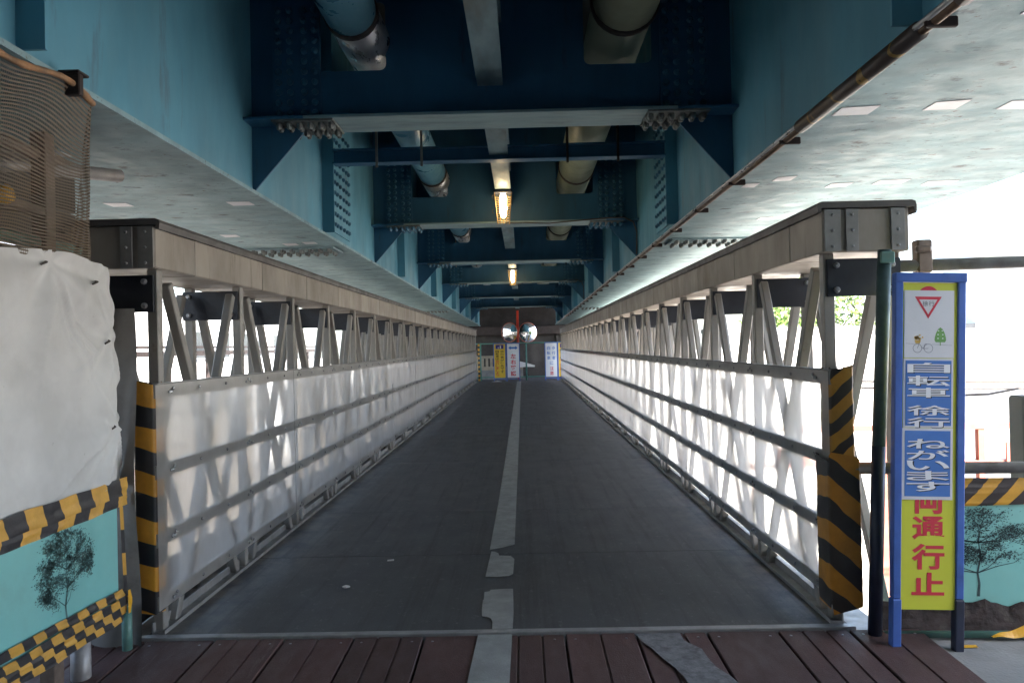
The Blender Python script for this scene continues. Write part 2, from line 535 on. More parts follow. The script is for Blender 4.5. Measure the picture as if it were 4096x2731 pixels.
# ramp of boards in front of the bridge, falling gently towards the street
ramp = bpy.data.objects.new('ramp', None)
COL.objects.link(ramp)
ramp['kind'] = 'structure'
ramp.location = (0, 3.3, 0)
ramp['_root'] = (0, 3.3, 0)
ramp.rotation_euler = (.035, 0, 0)
def plank_mesh(w, grooves):
    prof = [(0, -.05), (w, -.05), (w, -.004), (w - .004, 0)]
    for g in sorted(grooves, reverse=True):
        prof += [(g + .006, 0), (g + .003, -.006), (g - .003, -.006), (g - .006, 0)]
    prof += [(.004, 0), (0, -.004)]
    mb = MB()
    mb.prism([(x, 1.0, z) for x, z in prof], (0, 2.285, 0))
    return mb.mesh('plank', PLANK)
PW = .312
pl_a, pl_b, pl_c = plank_mesh(PW - .010, (.10, .205)), plank_mesh(PW - .010, (.15,)), plank_mesh(PW - .010, ())
for i in range(-6, 6):
    link('plank', (pl_a, pl_b, pl_a, pl_c)[i % 4], ramp, (i * PW + .003 - (.0 if i < 5 else 0), 0, random.uniform(-.003, .002)))
mb = MB()
for s in (-1, 1):
    pass
prt = [(-.075, 3.284), (-.09, 2.9), (-.10, 2.3), (-.12, 1.2), (.06, 1.2), (.068, 2.3), (.072, 2.9), (.076, 3.284)]
mb.poly([(x, y, .0045) for x, y in prt])
part('line_marking', mb, PAINT, ramp)
part('underlay', MB().box(-1.87, 1.745, 1.0, 3.285, -.075, -.049), BROWNST, ramp)
mb = MB()
edge_l, edge_r = [], []
for k in range(17):
    y = 3.27 - k * .08
    edge_l.append((.62 + .05 * k * .35 + random.uniform(-.012, .012) + .02 * k * .3, y, .0042))
    edge_r.append((.80 + .05 * k * .42 + random.uniform(-.02, .02) + .02 * k * .3, y, .0042))
for k in range(16):
    mb.poly([edge_l[k], edge_r[k], edge_r[k + 1], edge_l[k + 1]])
part('cement_smear', mb, PATCH, ramp)
screw_me = MB().dome((0, 0, 0), (0, 0, 1), .006, .002, 7).mesh('screw', BOLT)
for i in range(-6, 6):
    for dx in (.04, .262):
        for y in (3.235, 2.75):
            link('screw', screw_me, ramp, (i * PW + dx, y, -.001))

# ------------------------------------------------------------------ footbridge
Y0, NB, BAY = 3.40, 23, 1.0
YE = Y0 + NB * BAY
fb = thing('footbridge', 'long temporary steel truss footbridge with dark deck, translucent side panels and grey top chords', 'footbridge', (0, 3.34, 0))
part('deck_frame', MB().box(-1.585, 1.585, 3.345, 26.55, -.10, -.012), BROWNST, fb)
dm = MB().box(-1.585, 1.585, 0, 1.2198, -.0118, 0).mesh('deck_sheet', DECK, .0015)
for i in range(19):
    link('deck_sheet', dm, fb, (0, 3.345 + i * 1.2215, random.uniform(-.0012, .0)))
part('threshold_strip', MB().box(-1.60, 1.60, 3.300, 3.342, -.06, .006), EDGE, fb, .003)
# centre line: broken, flaking pieces then one long run
def flat(pts, z=.0045):
    return MB().prism([(x, y, z - .002) for x, y in pts], (0, 0, .002))
part('centre_line', flat([(.078, 3.346), (.079, 3.55), (.076, 3.72), (.072, 3.895), (.0, 3.892), (-.045, 3.885), (-.05, 3.862), (-.076, 3.85), (-.073, 3.74),
                          (-.078, 3.73), (-.076, 3.60), (-.070, 3.505), (-.045, 3.50), (-.028, 3.48), (-.018, 3.44), (-.016, 3.346)]), PAINT, fb)
part('centre_line', flat([(-.084, 4.105), (-.02, 4.10), (.045, 4.115), (.069, 4.15), (.073, 4.44), (.05, 4.50), (-.02, 4.515), (-.028, 4.57), (-.05, 4.60), (-.072, 4.61), (-.078, 4.4)]), PAINT, fb)
part('centre_line', flat([(-.084, 4.65), (.0, 4.70), (.071, 4.766), (.073, 8), (.073, 26.5), (-.073, 26.5), (-.073, 8), (-.075, 6.02), (-.07, 6.0), (-.075, 5.97)]), PAINT, fb)

post_me = MB().box(-.025, .025, -.025, .025, -.12, 1.665).mesh('post', STEEL, .004)
DL = math.hypot(.78, 1.64)
DA = math.atan2(.78, 1.64)
diag_me = MB().box(-.0235, .0235, -.024, .024, -DL / 2, DL / 2).mesh('diagonal_brace', STEEL, .004)
diag2_me = MB().box(-.021, .021, -.0235, .0235, -DL / 2, DL / 2).mesh('diagonal_brace', STEEL, .004)
tie_me = MB().box(-.165, .165, -.006, .006, -.085, .085).mesh('tie_plate', NAVY, .002)
bolt_me = MB().dome((0, 0, 0), (0, -1, 0), .014, .016, 8).mesh('bolt', BOLT)
XI, XO = 1.5475, 1.835
for s in (-1, 1):
    for k in range(NB + 1):
        y = Y0 + k * BAY
        link('post', post_me, fb, (s * XI, y, 0))
        link('post', post_me, fb, (s * XO, y, 0))
        tp = link('tie_plate', tie_me, fb, (s * 1.70, y - .032, 1.555))
        if k < 5:
            for bx in (-.125, .125):
                for bz in (-.055, .055):
                    link('bolt', bolt_me, tp, (bx, -.006, bz))
        if k < NB:
            for x in (XI, XO):
                link('diagonal_brace', diag_me, fb, (s * x, y + .5, .79), (DA, 0, 0))
                link('diagonal_brace', diag2_me, fb, (s * x, y + .5, .79), (-DA, 0, 0))
    # top chord: 1 m covers with open joints, capped by a dark lipped plate
    edges = [3.315] + [3.72 + .97 * i for i in range(24)]
    edges = [e for e in edges if e < YE + .1] + [YE + .12]
    prof = [(1.50, 1.665), (1.885, 1.665), (1.885, 1.858), (1.50, 1.858)]
    cm = {}
    for i in range(len(edges) - 1):
        a, b = edges[i] + .002, edges[i + 1] - .002
        ln = round(b - a, 3)
        if ln not in cm:
            cm[ln] = MB().prism([(s * x, 0, z) for x, z in prof], (0, ln, 0)).mesh('chord_cover', CHORD, .006)
        o = link('chord_cover', cm[ln], fb, (random.uniform(-.0015, .0015), a, random.uniform(-.001, .001)))
    cap = [(1.478, 1.842), (1.474, 1.870), (1.480, 1.884), (1.495, 1.89), (1.895, 1.89), (1.91, 1.884), (1.915, 1.866), (1.915, 1.83), (1.905, 1.83), (1.903, 1.861), (1.495, 1.861), (1.492, 1.842)]
    part('chord_cap', MB().prism([(s * x, 3.308, z) for x, z in cap], (0, YE + .13 - 3.308, 0)), CHORDT, fb)
    # riveted straps on the chord's end face
    rv = MB().dome((0, 0, 0), (0, -1, 0), .007, .006, 7).mesh('rivet', BOLT)
    for xa, xb in ((1.505, 1.575), (1.60, 1.655), (1.80, 1.86)):
        st = part('end_strap', MB().box(s * xa, s * xb, 3.306, 3.314, 1.668, 1.855), RAIL, fb, .001)
        for z in (1.69, 1.76, 1.83):
            link('rivet', rv, st, (s * (xa + xb) / 2, 3.306, z))
    part('bottom_chord', MB().box(s * 1.50, s * 1.88, 3.36, YE + .1, -.34, -.125), RAIL, fb, .01)
    if s < 0:
        part('gap_shade_strip', MB().box(-1.872, -1.862, 3.42, YE, -.12, .16), NAVY, fb)  # dark strip added as the shade in the gap under the left panels
    part('kerb_channel', MB().prism([(s * x, 3.35, z) for x, z in ((1.505, .001), (1.565, .001), (1.565, .052), (1.558, .052), (1.558, .012), (1.515, .012), (1.505, .02))], (0, YE - 3.3, 0)), RAIL, fb)
    # rails and translucent sheets
    for z in (1.108, .745, .44, .158):
        for k in range(0, NB, 2):
            a, b = Y0 - .11 + k, min(YE, Y0 - .11 + k + 2)
            part('side_rail', MB().box(s * 1.502, s * 1.5215, a + .001, b - .001, z - .031, z + .031), RAIL, fb)
    part('top_trim', MB().box(s * 1.488, s * 1.522, Y0 - .11, YE, 1.1395, 1.146), RAIL, fb)
    k = 0
    sm = {}
    for k in range(0, NB, 2):
        a, b = Y0 - .115 + k, min(YE, Y0 - .115 + k + 2)
        ln = round(b - a - .006, 3)
        if ln not in sm:
            def wv(u, w, ln=ln, s=s):
                return (s * (1.496 + .0016 * math.sin(u * 9) * math.sin(w * 3)), u * ln, .128 + w * 1.010)
            g = MB().grid(12, 4, wv)
            sm[ln] = g.mesh('translucent_sheet', SHEET, smooth=True)
            if sm[ln].polygons[0].normal.x * s > 0:
                sm[ln].flip_normals()
        link('translucent_sheet', sm[ln], fb, (random.uniform(-.0008, .0008), a + .003, 0))
    # rivet heads: groups of three at the posts, singles between
    rm = MB().dome((0, 0, 0), (-s, 0, 0), .0085, .007, 7).mesh('rivet', BOLT)
    far = MB()
    for k in range(NB):
        for z in (1.108, .745, .44, .158):
            for dy, dz in ((0, .008), (-.035, -.006), (.035, -.006), (.333, 0), (.666, 0)):
                y = Y0 + k + dy + (.05 if k == 0 and dy <= 0 else 0)
                if k < 7:
                    link('rivet', rm, fb, (s * 1.4945, y, z + dz))
                else:
                    far.dome((s * 1.4945, y, z + dz), (-s, 0, 0), .0085, .007, 5)
    part('rivet', far, BOLT, fb, kind='stuff')

def wrap(x0, x1, y0, y1, z0, z1, nz, amp, m, name, seed, rag=.0):
    """tape wound round a post: rounded sleeve with uneven surface"""
    ring = []
    r = .012
    for cx, cy, a0 in ((x1 - r, y0 + r, -PI / 2), (x1 - r, y1 - r, 0), (x0 + r, y1 - r, PI / 2), (x0 + r, y0 + r, PI)):
        for q in range(4):
            a = a0 + q * PI / 6
            ring.append((cx + r * math.cos(a), cy + r * math.sin(a)))
    n = len(ring)
    mb = MB()
    cx, cy = (x0 + x1) / 2, (y0 + y1) / 2
    for j in range(nz + 1):
        w = j / nz
        for i, (x, y) in enumerate(ring):
            z = z0 + w * (z1 - z0)
            if j in (0, nz):
                z += rag * noise.noise((i * 1.1, j, seed))
            d = 1 + amp * (.6 * noise.noise((x * 30, y * 30, z * 14 + seed)) + .4 * noise.noise((x * 60, y * 60, z * 45 + seed)))
            mb.v.append((cx + (x - cx) * d, cy + (y - cy) * d, z))
    for j in range(nz):
        for i in range(n):
            i2 = (i + 1) % n
            mb.f.append((j * n + i, j * n + i2, (j + 1) * n + i2, (j + 1) * n + i))
    return part(name, mb, m, fb, smooth=True)
wrap(-1.600, -1.506, 3.285, 3.375, .115, 1.150, 30, .012, T_LEFT, 'corner_guard', 3, .02)
wrap(1.503, 1.610, 3.290, 3.40, .62, 1.150, 40, .09, T_RU, 'tape_wrap', 11, .05)
wrap(1.478, 1.622, 3.268, 3.41, .10, .76, 40, .05, T_RL, 'tape_wrap', 23, .09)

# ------------------------------------------------------------------ viaduct overhead
SLOPE = -.0075
vd = thing('viaduct', 'blue-green steel girder viaduct passing overhead with bolted cross girders and pale flanges', 'viaduct', (0, 4, 2.2), (SLOPE, 0, 0))
def sl(y):
    return SLOPE * (y - 4)
GY0, GY1 = -24.0, 26.2
for s in (-1, 1):
    g = part('main_girder', MB().box(s * 1.352, s * 1.366, GY0, GY1, 2.182, 4.3).box(s * 2.84, s * 2.854, GY0, GY1, 2.182, 4.3)
             .box(s * 1.366, s * 2.84, GY1 - .02, GY1 - .005, 2.182, 4.3), TEAL, vd)
    fl = part('bottom_flange', MB().box(s * 1.325, s * 2.905, GY0, GY1, 2.160, 2.181), FLANGE, g)
    # vertical stiffeners, one per bay, and the web splice with its bolts
    for y in (2.2, 5.62, 9.0, 12.3, 15.9, 19.7, 23.6):
        part('web_stiffener', MB().box(s * 1.262, s * 1.3515, y - .006, y + .006, 2.186, 4.3), TEAL, g)
    part('splice_plate', MB().box(s * 1.340, s * 1.3518, 5.86, 6.46, 2.24, 4.0), TEAL, g, .001)
    bm_ = MB().dome((0, 0, 0), (-s, 0, 0), .017, .022, 6).mesh('bolt', BOLTB)
    for i, y in enumerate((5.92, 6.0, 6.10, 6.22, 6.32, 6.40)):
        for r in range(10):
            link('bolt', bm_, g, (s * 1.340, y, 2.30 + r * .085))
    # flange splices: plates with rows of nuts hanging below
    for y, n in ((6.35, 0), (16.0, 1)):
        part('flange_splice', MB().box(s * 1.42, s * 2.82, y - .16, y + .16, 2.148, 2.1602), FLANGE_T, g, .001)
        nb = MB()
        for yy in (-.12, -.06, .06, .12):
            for q in range(17):
                nb.dome((s * (1.47 + q * .08), y + yy, 2.148), (0, 0, -1), .017, .03, 6)
        part('bolt', nb, BOLTG, g, kind='stuff')
    # pale rectangular patches stuck under the flange
    pats = {1: [(1.62, 2.02, .15), (1.95, 2.0, .12), (1.47, 2.90, .17), (1.80, 2.86, .15), (2.12, 2.88, .22), (2.52, 2.80, .2), (1.60, 4.05, .12), (1.98, 4.25, .14), (2.25, 4.2, .2),
                (2.55, 4.25, .2), (1.46, 4.2, .09), (1.9, 5.3, .1), (2.3, 5.25, .12)],
            -1: [(1.50, 4.35, .16), (1.72, 6.0, .13), (2.02, 5.5, .14), (1.55, 5.95, .12), (2.3, 5.4, .12), (2.2, 4.3, .15), (1.9, 3.2, .15)]}[s]
    for (x, y, w) in pats:
        w *= .82
        a = random.uniform(-.05, .05)
        pm = MB().prism([(s * (x - w / 2), y - .042 + a * w, 2.1598), (s * (x + w / 2), y - .055 - a * w, 2.1598), (s * (x + w / 2), y + .055 - a * w, 2.1598), (s * (x - w / 2), y + .055 + a * w, 2.1598)], (0, 0, -.0025))
        part('paper_patch', pm, WHP, g)

def hole_ring(x0, x1, z0, z1, r=.035):
    pts = []
    for cx, cz, a0 in ((x1 - r, z0 + r, -PI / 2), (x1 - r, z1 - r, 0), (x0 + r, z1 - r, PI / 2), (x0 + r, z0 + r, PI)):
        for q in range(4):
            a = a0 + q * PI / 6
            pts.append((cx + r * math.cos(a), cz + r * math.sin(a)))
    return pts
def web_mesh():
    bm = bmesh.new()
    loops = [[(-1.3515, 2.562), (1.3515, 2.562), (1.3515, 4.3), (-1.3515, 4.3)], hole_ring(-.965, -.585, 2.85, 3.24), hole_ring(.53, .91, 2.85, 3.24)]
    es = []
    for lp in loops:
        vs = [bm.verts.new((x, 0, z)) for x, z in lp]
        for i in range(len(vs)):
            es.append(bm.edges.new((vs[i], vs[(i + 1) % len(vs)])))
    bmesh.ops.triangle_fill(bm, edges=es, use_beauty=True, use_dissolve=False)
    r = bmesh.ops.extrude_face_region(bm, geom=list(bm.faces))
    bmesh.ops.translate(bm, verts=[v for v in r['geom'] if isinstance(v, bmesh.types.BMVert)], vec=(0, .014, 0))
    bmesh.ops.recalc_face_normals(bm, faces=bm.faces)
    me = bpy.data.meshes.new('cross_girder')
    bm.to_mesh(me)
    bm.free()
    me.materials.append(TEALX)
    return me
web_me = web_mesh()
bweb_me = MB().dome((0, 0, 0), (0, -1, 0), .019, .022, 7).mesh('bolt', BOLTB)
nut_me = MB().dome((0, 0, 0), (0, 0, -1), .017, .034, 6).mesh('bolt', BOLTG)
GIRD = [-6.2, -2.7, .75, 4.15, 7.58, 10.78, 14.05, 17.85, 21.8]
for gi, y in enumerate(GIRD, -3):
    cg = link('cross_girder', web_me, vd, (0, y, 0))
    part('girder_flange', MB().box(-1.02, 1.02, -.14, .14, 2.545, 2.561), FLANGE_T, cg, .001)
    stuff = MB()
    for s in (-1, 1):
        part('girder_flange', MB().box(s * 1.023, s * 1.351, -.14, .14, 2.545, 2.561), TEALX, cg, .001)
        part('flange_splice', MB().box(s * .86, s * 1.20, -.135, .135, 2.533, 2.5448), BOLTG, cg, .001)
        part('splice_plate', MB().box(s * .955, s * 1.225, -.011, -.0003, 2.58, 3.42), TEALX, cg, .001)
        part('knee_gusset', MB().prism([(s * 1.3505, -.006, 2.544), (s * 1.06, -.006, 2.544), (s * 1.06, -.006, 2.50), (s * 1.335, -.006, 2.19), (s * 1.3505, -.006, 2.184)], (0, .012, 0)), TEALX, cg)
        for c in (.985, 1.045, 1.125, 1.19):
            for r in range(11):
                p = (s * c, -.011, 2.615 + r * .058)
                if 0 <= gi < 2 and r < 9:
                    link('bolt', bweb_me, cg, p)
                else:
                    stuff.dome(p, (0, -1, 0), .019, .022, 6)
        for c in range(6):
            for d in (-.09, -.045, .05, .095):
                p = (s * (.88 + c * .058), d, 2.533)
                if gi == 0:
                    link('bolt', nut_me, cg, p)
                else:
                    stuff.dome(p, (0, 0, -1), .017, .034, 6)
    part('bolt', stuff, BOLTB, cg, kind='stuff')
# centre stringer between the cross girders
ends = [-10.0] + GIRD + [26.0]
for a, b in zip(ends[:-1], ends[1:]):
    st = part('stringer', MB().box(-.0715, .0715, a + .016, b - .002, 2.745, 2.757).box(-.005, .005, a + .016, b - .002, 2.757, 3.1)
              .box(-.0715, .0715, a + .016, b - .002, 3.1, 3.112), STRING, vd)
# beam carrying the pipes, with hangers
for y in (5.62, 12.3):
    pb = part('pipe_beam', MB().box(-1.26, 1.26, y - .05, y + .05, 2.80, 2.810).box(-1.26, 1.26, y - .005, y + .005, 2.71, 2.80).box(-1.26, 1.26, y - .05, y + .05, 2.70, 2.710), TEALX, vd)
    for x in (-.92, -.58, .52, .9):
        part('hanger_rod', MB().box(x - .009, x + .009, y - .065, y - .053, 2.66, 3.2), STEEL if x < 0 else BROWNST, pb)
part('deck_slab', MB().box(-8.8, 5.6, GY0, 31.2, 4.302, 4.75), mat('soffit_concrete', (.10, .105, .11), .9, 0, .3, 1, bstr=.1), vd)  # left overhang and far end extended to keep sky light out

# pipes threaded through the cross girders
def pipeline(name, label, x, z, r, m, sleeve_r):
    root = thing(name, label, 'pipe', (x, 4, z))
    part('pipe_run', MB().tube([(x, y, z + sl(y)) for y in (-3, 26)], r * .97, 28), m, root, smooth=True)
    prev = -2.9
    for gy in GIRD[2:8]:
        part('lagging', MB().tube([(x, prev, z + sl(prev)), (x, gy - .36, z + sl(gy - .36))], r, 28), m, root, smooth=True)
        part('sleeve', MB().tube([(x, gy - .345, z + sl(gy)), (x, gy + .3, z + sl(gy))], sleeve_r, 28), SILVER, root, smooth=True)
        part('strap', MB().tube([(x, gy - .37, z + sl(gy)), (x, gy - .33, z + sl(gy))], r + .008, 28), BROWNST, root, smooth=True)
        prev = gy + .36
    return root
pipeline('water_pipe', 'blue painted pipe threading the holes in the cross girders', -.70, 3.02, .135, PIPEB, .139)
pipeline('lagged_pipe', 'pale green lagged pipe with silver sleeves threading the cross girders', .715, 3.04, .170, PIPEG, .155)

# caged lamps under the stringer
def lamp(y, label):
    z = 2.742 + sl(y)
    t = thing('caged_lamp', label, 'lamp', (0, y, z))
    part('cap', MB().box(-.085, .085, y - .05, y + .07, z - .03, z), DNAVY, t, .008)
    bl = MB()
    prof = [(.0, .035), (.020, .036), (.030, .06), (.036, .11), (.035, .18), (.026, .232), (.012, .255), (.0, .258)]
    n = 14
    for r, h in prof:
        for k in range(n):
            a = 2 * PI * k / n
            bl.v.append((r * math.cos(a), y + r * math.sin(a), z - h))
    for i in range(len(prof) - 1):
        for k in range(n):
            bl.f.append((i * n + k, i * n + (k + 1) % n, (i + 1) * n + (k + 1) % n, (i + 1) * n + k))
    part('bulb', bl, BULB, t, smooth=True)
    cg = MB()
    for h in [.05 + .022 * i for i in range(12)]:
        w = .082 - .026 * (h / .3)
        c = [(-w, y - w, z - h), (w, y - w, z - h), (w, y + w, z - h), (-w, y + w, z - h), (-w, y - w, z - h)]
        for a, b in zip(c[:-1], c[1:]):
            cg.tube([a, b], .0026, 4)
    for q in range(5):
        f = -1 + q * .5
        for sx, sy in ((f, -1), (f, 1), (-1, f), (1, f)):
            cg.tube([(sx * .079, y + sy * .079, z - .03), (sx * .054, y + sy * .054, z - .31)], .0026, 4)
    part('wire_cage', cg, mat('brass_wire', (.42, .30, .14), .4, .5, .1, 9, bstr=0), t)
    for zz in (.07, .2):
        ring = [(-.085 - .018 * math.sin(a), y - .05, z - zz + .018 * math.cos(a)) for a in [PI * i / 6 for i in range(7)]]
        part('latch_ring', MB().tube(ring, .003, 5), SCAFF, t)
    return t
LY = (6.85, 13.35)
lamp(LY[0], 'lit caged lamp under the stringer, before the second cross girder')
lamp(LY[1], 'small lit caged lamp under the stringer, deeper in the passage')
for i, (ly, gy, lab) in enumerate(((LY[0], GIRD[4], 'thin brown cable looping from the big caged lamp to the girder'), (LY[1], GIRD[6], 'thin brown cable looping from the small far caged lamp'))):
    pts = [(.02, ly, 2.44), (.10, ly + .2, 2.47), (.2, gy - .16, 2.535), (.45, gy - .155, 2.525), (.8, gy - .155, 2.55), (1.05, gy - .155, 2.565), (1.2, gy - .155, 2.565), (1.29, gy - .15, 2.52), (1.325, gy - .13, 2.42), (1.325, gy - .1, 2.3), (1.322, gy - .1, 2.2)]
    sm = []
    for a, b in zip(pts[:-1], pts[1:]):
        for q in range(4):
            u = q / 4
            sm.append([a[j] * (1 - u) + b[j] * u for j in range(3)])
    sm.append(pts[-1])
    sm = [(x, y, z + sl(y)) for x, y, z in sm]
    tag(part('lamp_cable', MB().tube(sm, .007, 6), CABLE, None, smooth=True), lab, 'cable')

# conduit along the inner edge of the flange under the right girder
cd = thing('conduit', 'brown conduit clipped along the pale flange edge, sleeved in yellow and black', 'conduit', (1.33, 4, 2.15))
part('tube_run', MB().tube([(1.322, y, 2.148 + sl(y)) for y in (-2, 5, 12, 24)], .016, 10), RUSTP, cd, smooth=True)
part('tube_run', MB().tube([(1.300, y, 2.153 + sl(y)) for y in (-2, 5, 12, 24)], .009, 8), SILVER, cd, smooth=True)
for a, b in ((2.14, 3.05), (.8, 1.93)):
    part('tube_guard', MB().tube([(1.312, a, 2.146 + sl(a)), (1.312, b, 2.146 + sl(b))], .028, 16), T_TUBE, cd, smooth=True)
for i in range(22):
    y = 2.06 + i * .75 if i else 2.06
    y = [2.08, 3.25][i] if i < 2 else 3.25 + (i - 1) * .8
    part('clip', MB().box(1.295, 1.385, y - .008, y + .008, 2.128 + sl(y), 2.158 + sl(y)), BROWNST, cd, .003)

# ------------------------------------------------------------------ barrier on the left of the ramp
XB = -1.60
sf = thing('scaffolding', 'rusty and green scaffold tubes holding up the netting and tarpaulin', 'scaffold', (XB - .1, 2.7, -.14))
part('upright', MB().box(XB - .12, XB - .06, 2.80, 2.86, -.14, 2.14), SCAFF, sf, .003)
part('upright', MB().tube([(XB - .05, 2.10, -.14), (XB - .05, 2.10, 2.12)], .024, 12), SCAFF, sf, smooth=True)
part('upright', MB().tube([(XB + .0, 3.205, -.06), (XB + .0, 3.205, .18)], .021, 12), SCAFG, sf, smooth=True)
part('ledger', MB().tube([(XB - .10, 1.2, 1.73), (XB - .10, 3.06, 1.715)], .022, 12), SCAFG, sf, smooth=True)
part('ledger', MB().tube([(XB - .10, 1.2, 2.05), (XB - .10, 3.02, 2.055)], .024, 12), SCAFF, sf, smooth=True)
part('ledger', MB().tube([(XB - .06, 1.2, .19), (XB - .06, 3.16, .19)], .024, 12), GALV, sf, smooth=True)
part('ledger', MB().tube([(XB - .25, 2.4, 1.95), (XB - .02, 3.25, 2.07)], .028, 12), GALV, sf, smooth=True)
part('base_foot', MB().tube([(XB - .05, 2.95, -.14), (XB - .05, 2.95, .15)], .037, 14), GALV, sf, smooth=True)
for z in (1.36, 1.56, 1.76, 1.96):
    part('net_shade_board', MB().box(XB - .42, XB - .39, .8, 3.53, z, z + .192), mat('painted_net_shade', (.06, .05, .042), .8, 0, .4, 5, (.12, .11, .10), 6, .5, .8, .5, (1, .2, 1), bstr=.3), sf)  # flat dark boards added to stand in for shade behind the net
cl = part('clamp', MB().box(XB - .13, XB - .05, 2.55, 2.62, 1.80, 1.87).box(XB - .12, XB - .06, 2.60, 2.80, 1.815, 1.85), SCAFF, sf, .006)
part('clamp_cap', MB().tube([(XB - .08, 2.56, 1.845), (XB - .035, 2.555, 1.85)], .034, 14), NUTY, cl, smooth=True)

def netfn(u, w):
    # hung from the girder's flange edge, spreading down and out to the tarpaulin's top
    yr = 3.06 - .58 * w + .03 * math.sin(w * PI)
    y = 1.1 + (yr - 1.1) * min(1, u / .93)
    wav = .009 * math.sin(y * 10 + w * 5) + .02 * noise.noise((y * 3, w * 3, 1.3)) + .004 * math.sin(w * 14 + y * 6)
    x = XB - .03 + (-1.285 - XB + .03) * w ** 1.25 + wav * (1 - .6 * w)
    if u > .93:
        x -= (u - .93) * 1.6 * (1 - .7 * w)
        y += (u - .93) * .5
    z = 1.57 + w * (2.155 - 1.57) - .03 * math.sin(y * 5.5) ** 2 * w
    return (x, y, z + .02 * noise.noise((y * 4, w * 2, 5)))
nm = MB().grid(70, 30, netfn, uv=True)
tag(part('safety_net', nm, NET, None, smooth=True), 'brown mesh safety netting draped over scaffold tubes above the tarpaulin', 'netting')
hem = [(netfn(i / 60, 1.0)[0] + .004, netfn(i / 60, 1.0)[1], netfn(i / 60, 1.0)[2] - .004) for i in range(57)]
tag(part('net_hem', MB().tube(hem, [.010 + .005 * noise.noise((i * .4, 0, 0)) for i in range(57)], 8), mat('orange_net_roll', (.36, .19, .09), .8, 0, .4, 14, (.16, .13, .10), 10, .45, .7, .7, bstr=.6, bscale=90), None, smooth=True),
    'rolled orange-brown netting edge tied along the top of the safety netting', 'netting')
tag(part('spring_clip', MB().box(-1.31, -1.26, 2.36, 2.385, 2.12, 2.19).box(-1.325, -1.255, 2.35, 2.41, 2.188, 2.198), BROWNST, None, .003), 'dark clip pinching the netting to the flange edge', 'clip')

LASH = [(2.70, 1.625, 1.0), (3.02, 1.58, .5), (3.10, 1.34, .8), (3.13, .98, .9), (2.05, 1.60, .8)]
CREASE = [(2.70, 1.62, 3.00, 1.24, .020, .012), (2.70, 1.62, 2.88, 1.22, .014, .014), (2.72, 1.60, 2.62, 1.05, .010, .02), (3.12, 1.34, 2.80, 1.22, .008, .012),
          (3.16, .98, 2.66, .74, .014, .014), (3.16, .97, 2.86, .73, .016, .012), (3.16, 1.0, 3.04, .74, .014, .012), (2.30, 1.62, 2.42, .76, .010, .03),
          (2.05, 1.6, 2.25, .9, .012, .02), (1.9, 1.16, 3.1, 1.20, .004, .006), (3.10, 1.36, 3.02, .78, .008, .02), (3.05, 1.58, 3.1, 1.1, .010, .012)]
def tarpfn(u, w):
    y = 1.35 + u * 1.80 + .10 * u * (1 - w) + .010 * noise.noise((w * 4, 0, 2)) * u
    z = .72 + w * .925 - .012 * math.sin(u * 14) * w + .02 * u * w
    x = XB + .012 + .012 * noise.noise((y * 2.2, z * 2.2, 0)) + .005 * max(0, 1 - abs(noise.noise((y * 3.2 + z * 1.5, z * 1.2 - y * .5, 7))) * 3) ** 3 + .004 * max(0, 1 - abs(noise.noise((y * 1.6 - z * 2.6, z * 1.5 + y, 3))) * 4) ** 3 + .002 * noise.noise((y * 7, z * 5, 4))
    for ly, lz, k in LASH:
        dy, dz = y - ly, z - lz
        r = math.hypot(dy, dz) + 1e-5
        a = math.atan2(dy, -dz)
        x += k * .018 * math.exp(-r * 2.6) * math.sin(a * 6 + ly * 3) * min(1, r * 7)
        # one long crease running down and towards the bridge from each tie
        c = dy * math.cos(.55) + dz * math.sin(.55)
        s_ = -(dz * math.cos(.55) - dy * math.sin(.55))
        if s_ > 0:
            x += k * .022 * math.exp(-(c / .011) ** 2) * math.exp(-s_ * 2.2) * min(1, s_ * 14)
    for (ya, za, yb, zb, amp, wd) in CREASE:
        ly_, lz_ = yb - ya, zb - za
        L2 = ly_ * ly_ + lz_ * lz_
        t_ = ((y - ya) * ly_ + (z - za) * lz_) / L2
        if -.05 < t_ < 1.05:
            d = ((y - ya) * lz_ - (z - za) * ly_) / math.sqrt(L2)
            d += .006 * math.sin(t_ * 9)
            env = math.sin(PI * min(1, max(0, t_))) ** .5
            x += amp * env * math.exp(-abs(d) / wd) * (1 if d > 0 else .55)
    if u > .95:
        x -= (u - .95) * .9
    return (x, y, z)
tag(part('tarpaulin', MB().grid(190, 110, tarpfn), TARP, None, smooth=True), 'dirty white tarpaulin tied over the scaffold beside the bridge end', 'tarpaulin')
for i, (ly, lz, k) in enumerate(LASH[:4]):
    o = part('tie_cord', MB().tube([(XB + .02, ly - .06, lz - .015), (XB + .03, ly - .04, lz - .004), (XB - .03, ly + .02, lz + .008), (XB - .10, ly + .05, lz + .012)], .004, 5), CABLE, None)
    tag(o, ['black cord lashing the tarpaulin below the netting hem', 'black cord at the upper corner of the tarpaulin', 'black cord tying the tarpaulin edge at mid height', 'black cord tying the lower tarpaulin edge'][i], 'cord')
# old sheet hanging down behind, in the slot next to the truss
def old(u, w):
    return (XB + .045 - .36 * u, 3.225 + .02 * math.sin(w * 9 + u * 9) + .05 * u, -.12 + w * 1.60)
tag(part('hanging_sheet', MB().grid(16, 30, old), mat('grimy_sheet', (.20, .185, .17), .75, 0, .3, 4, (.07, .06, .05), 4, .45, .7, .8, bstr=.3, bscale=20), None, smooth=True),
    'grimy narrow sheet hanging between the tarpaulin and the truss', 'sheet')

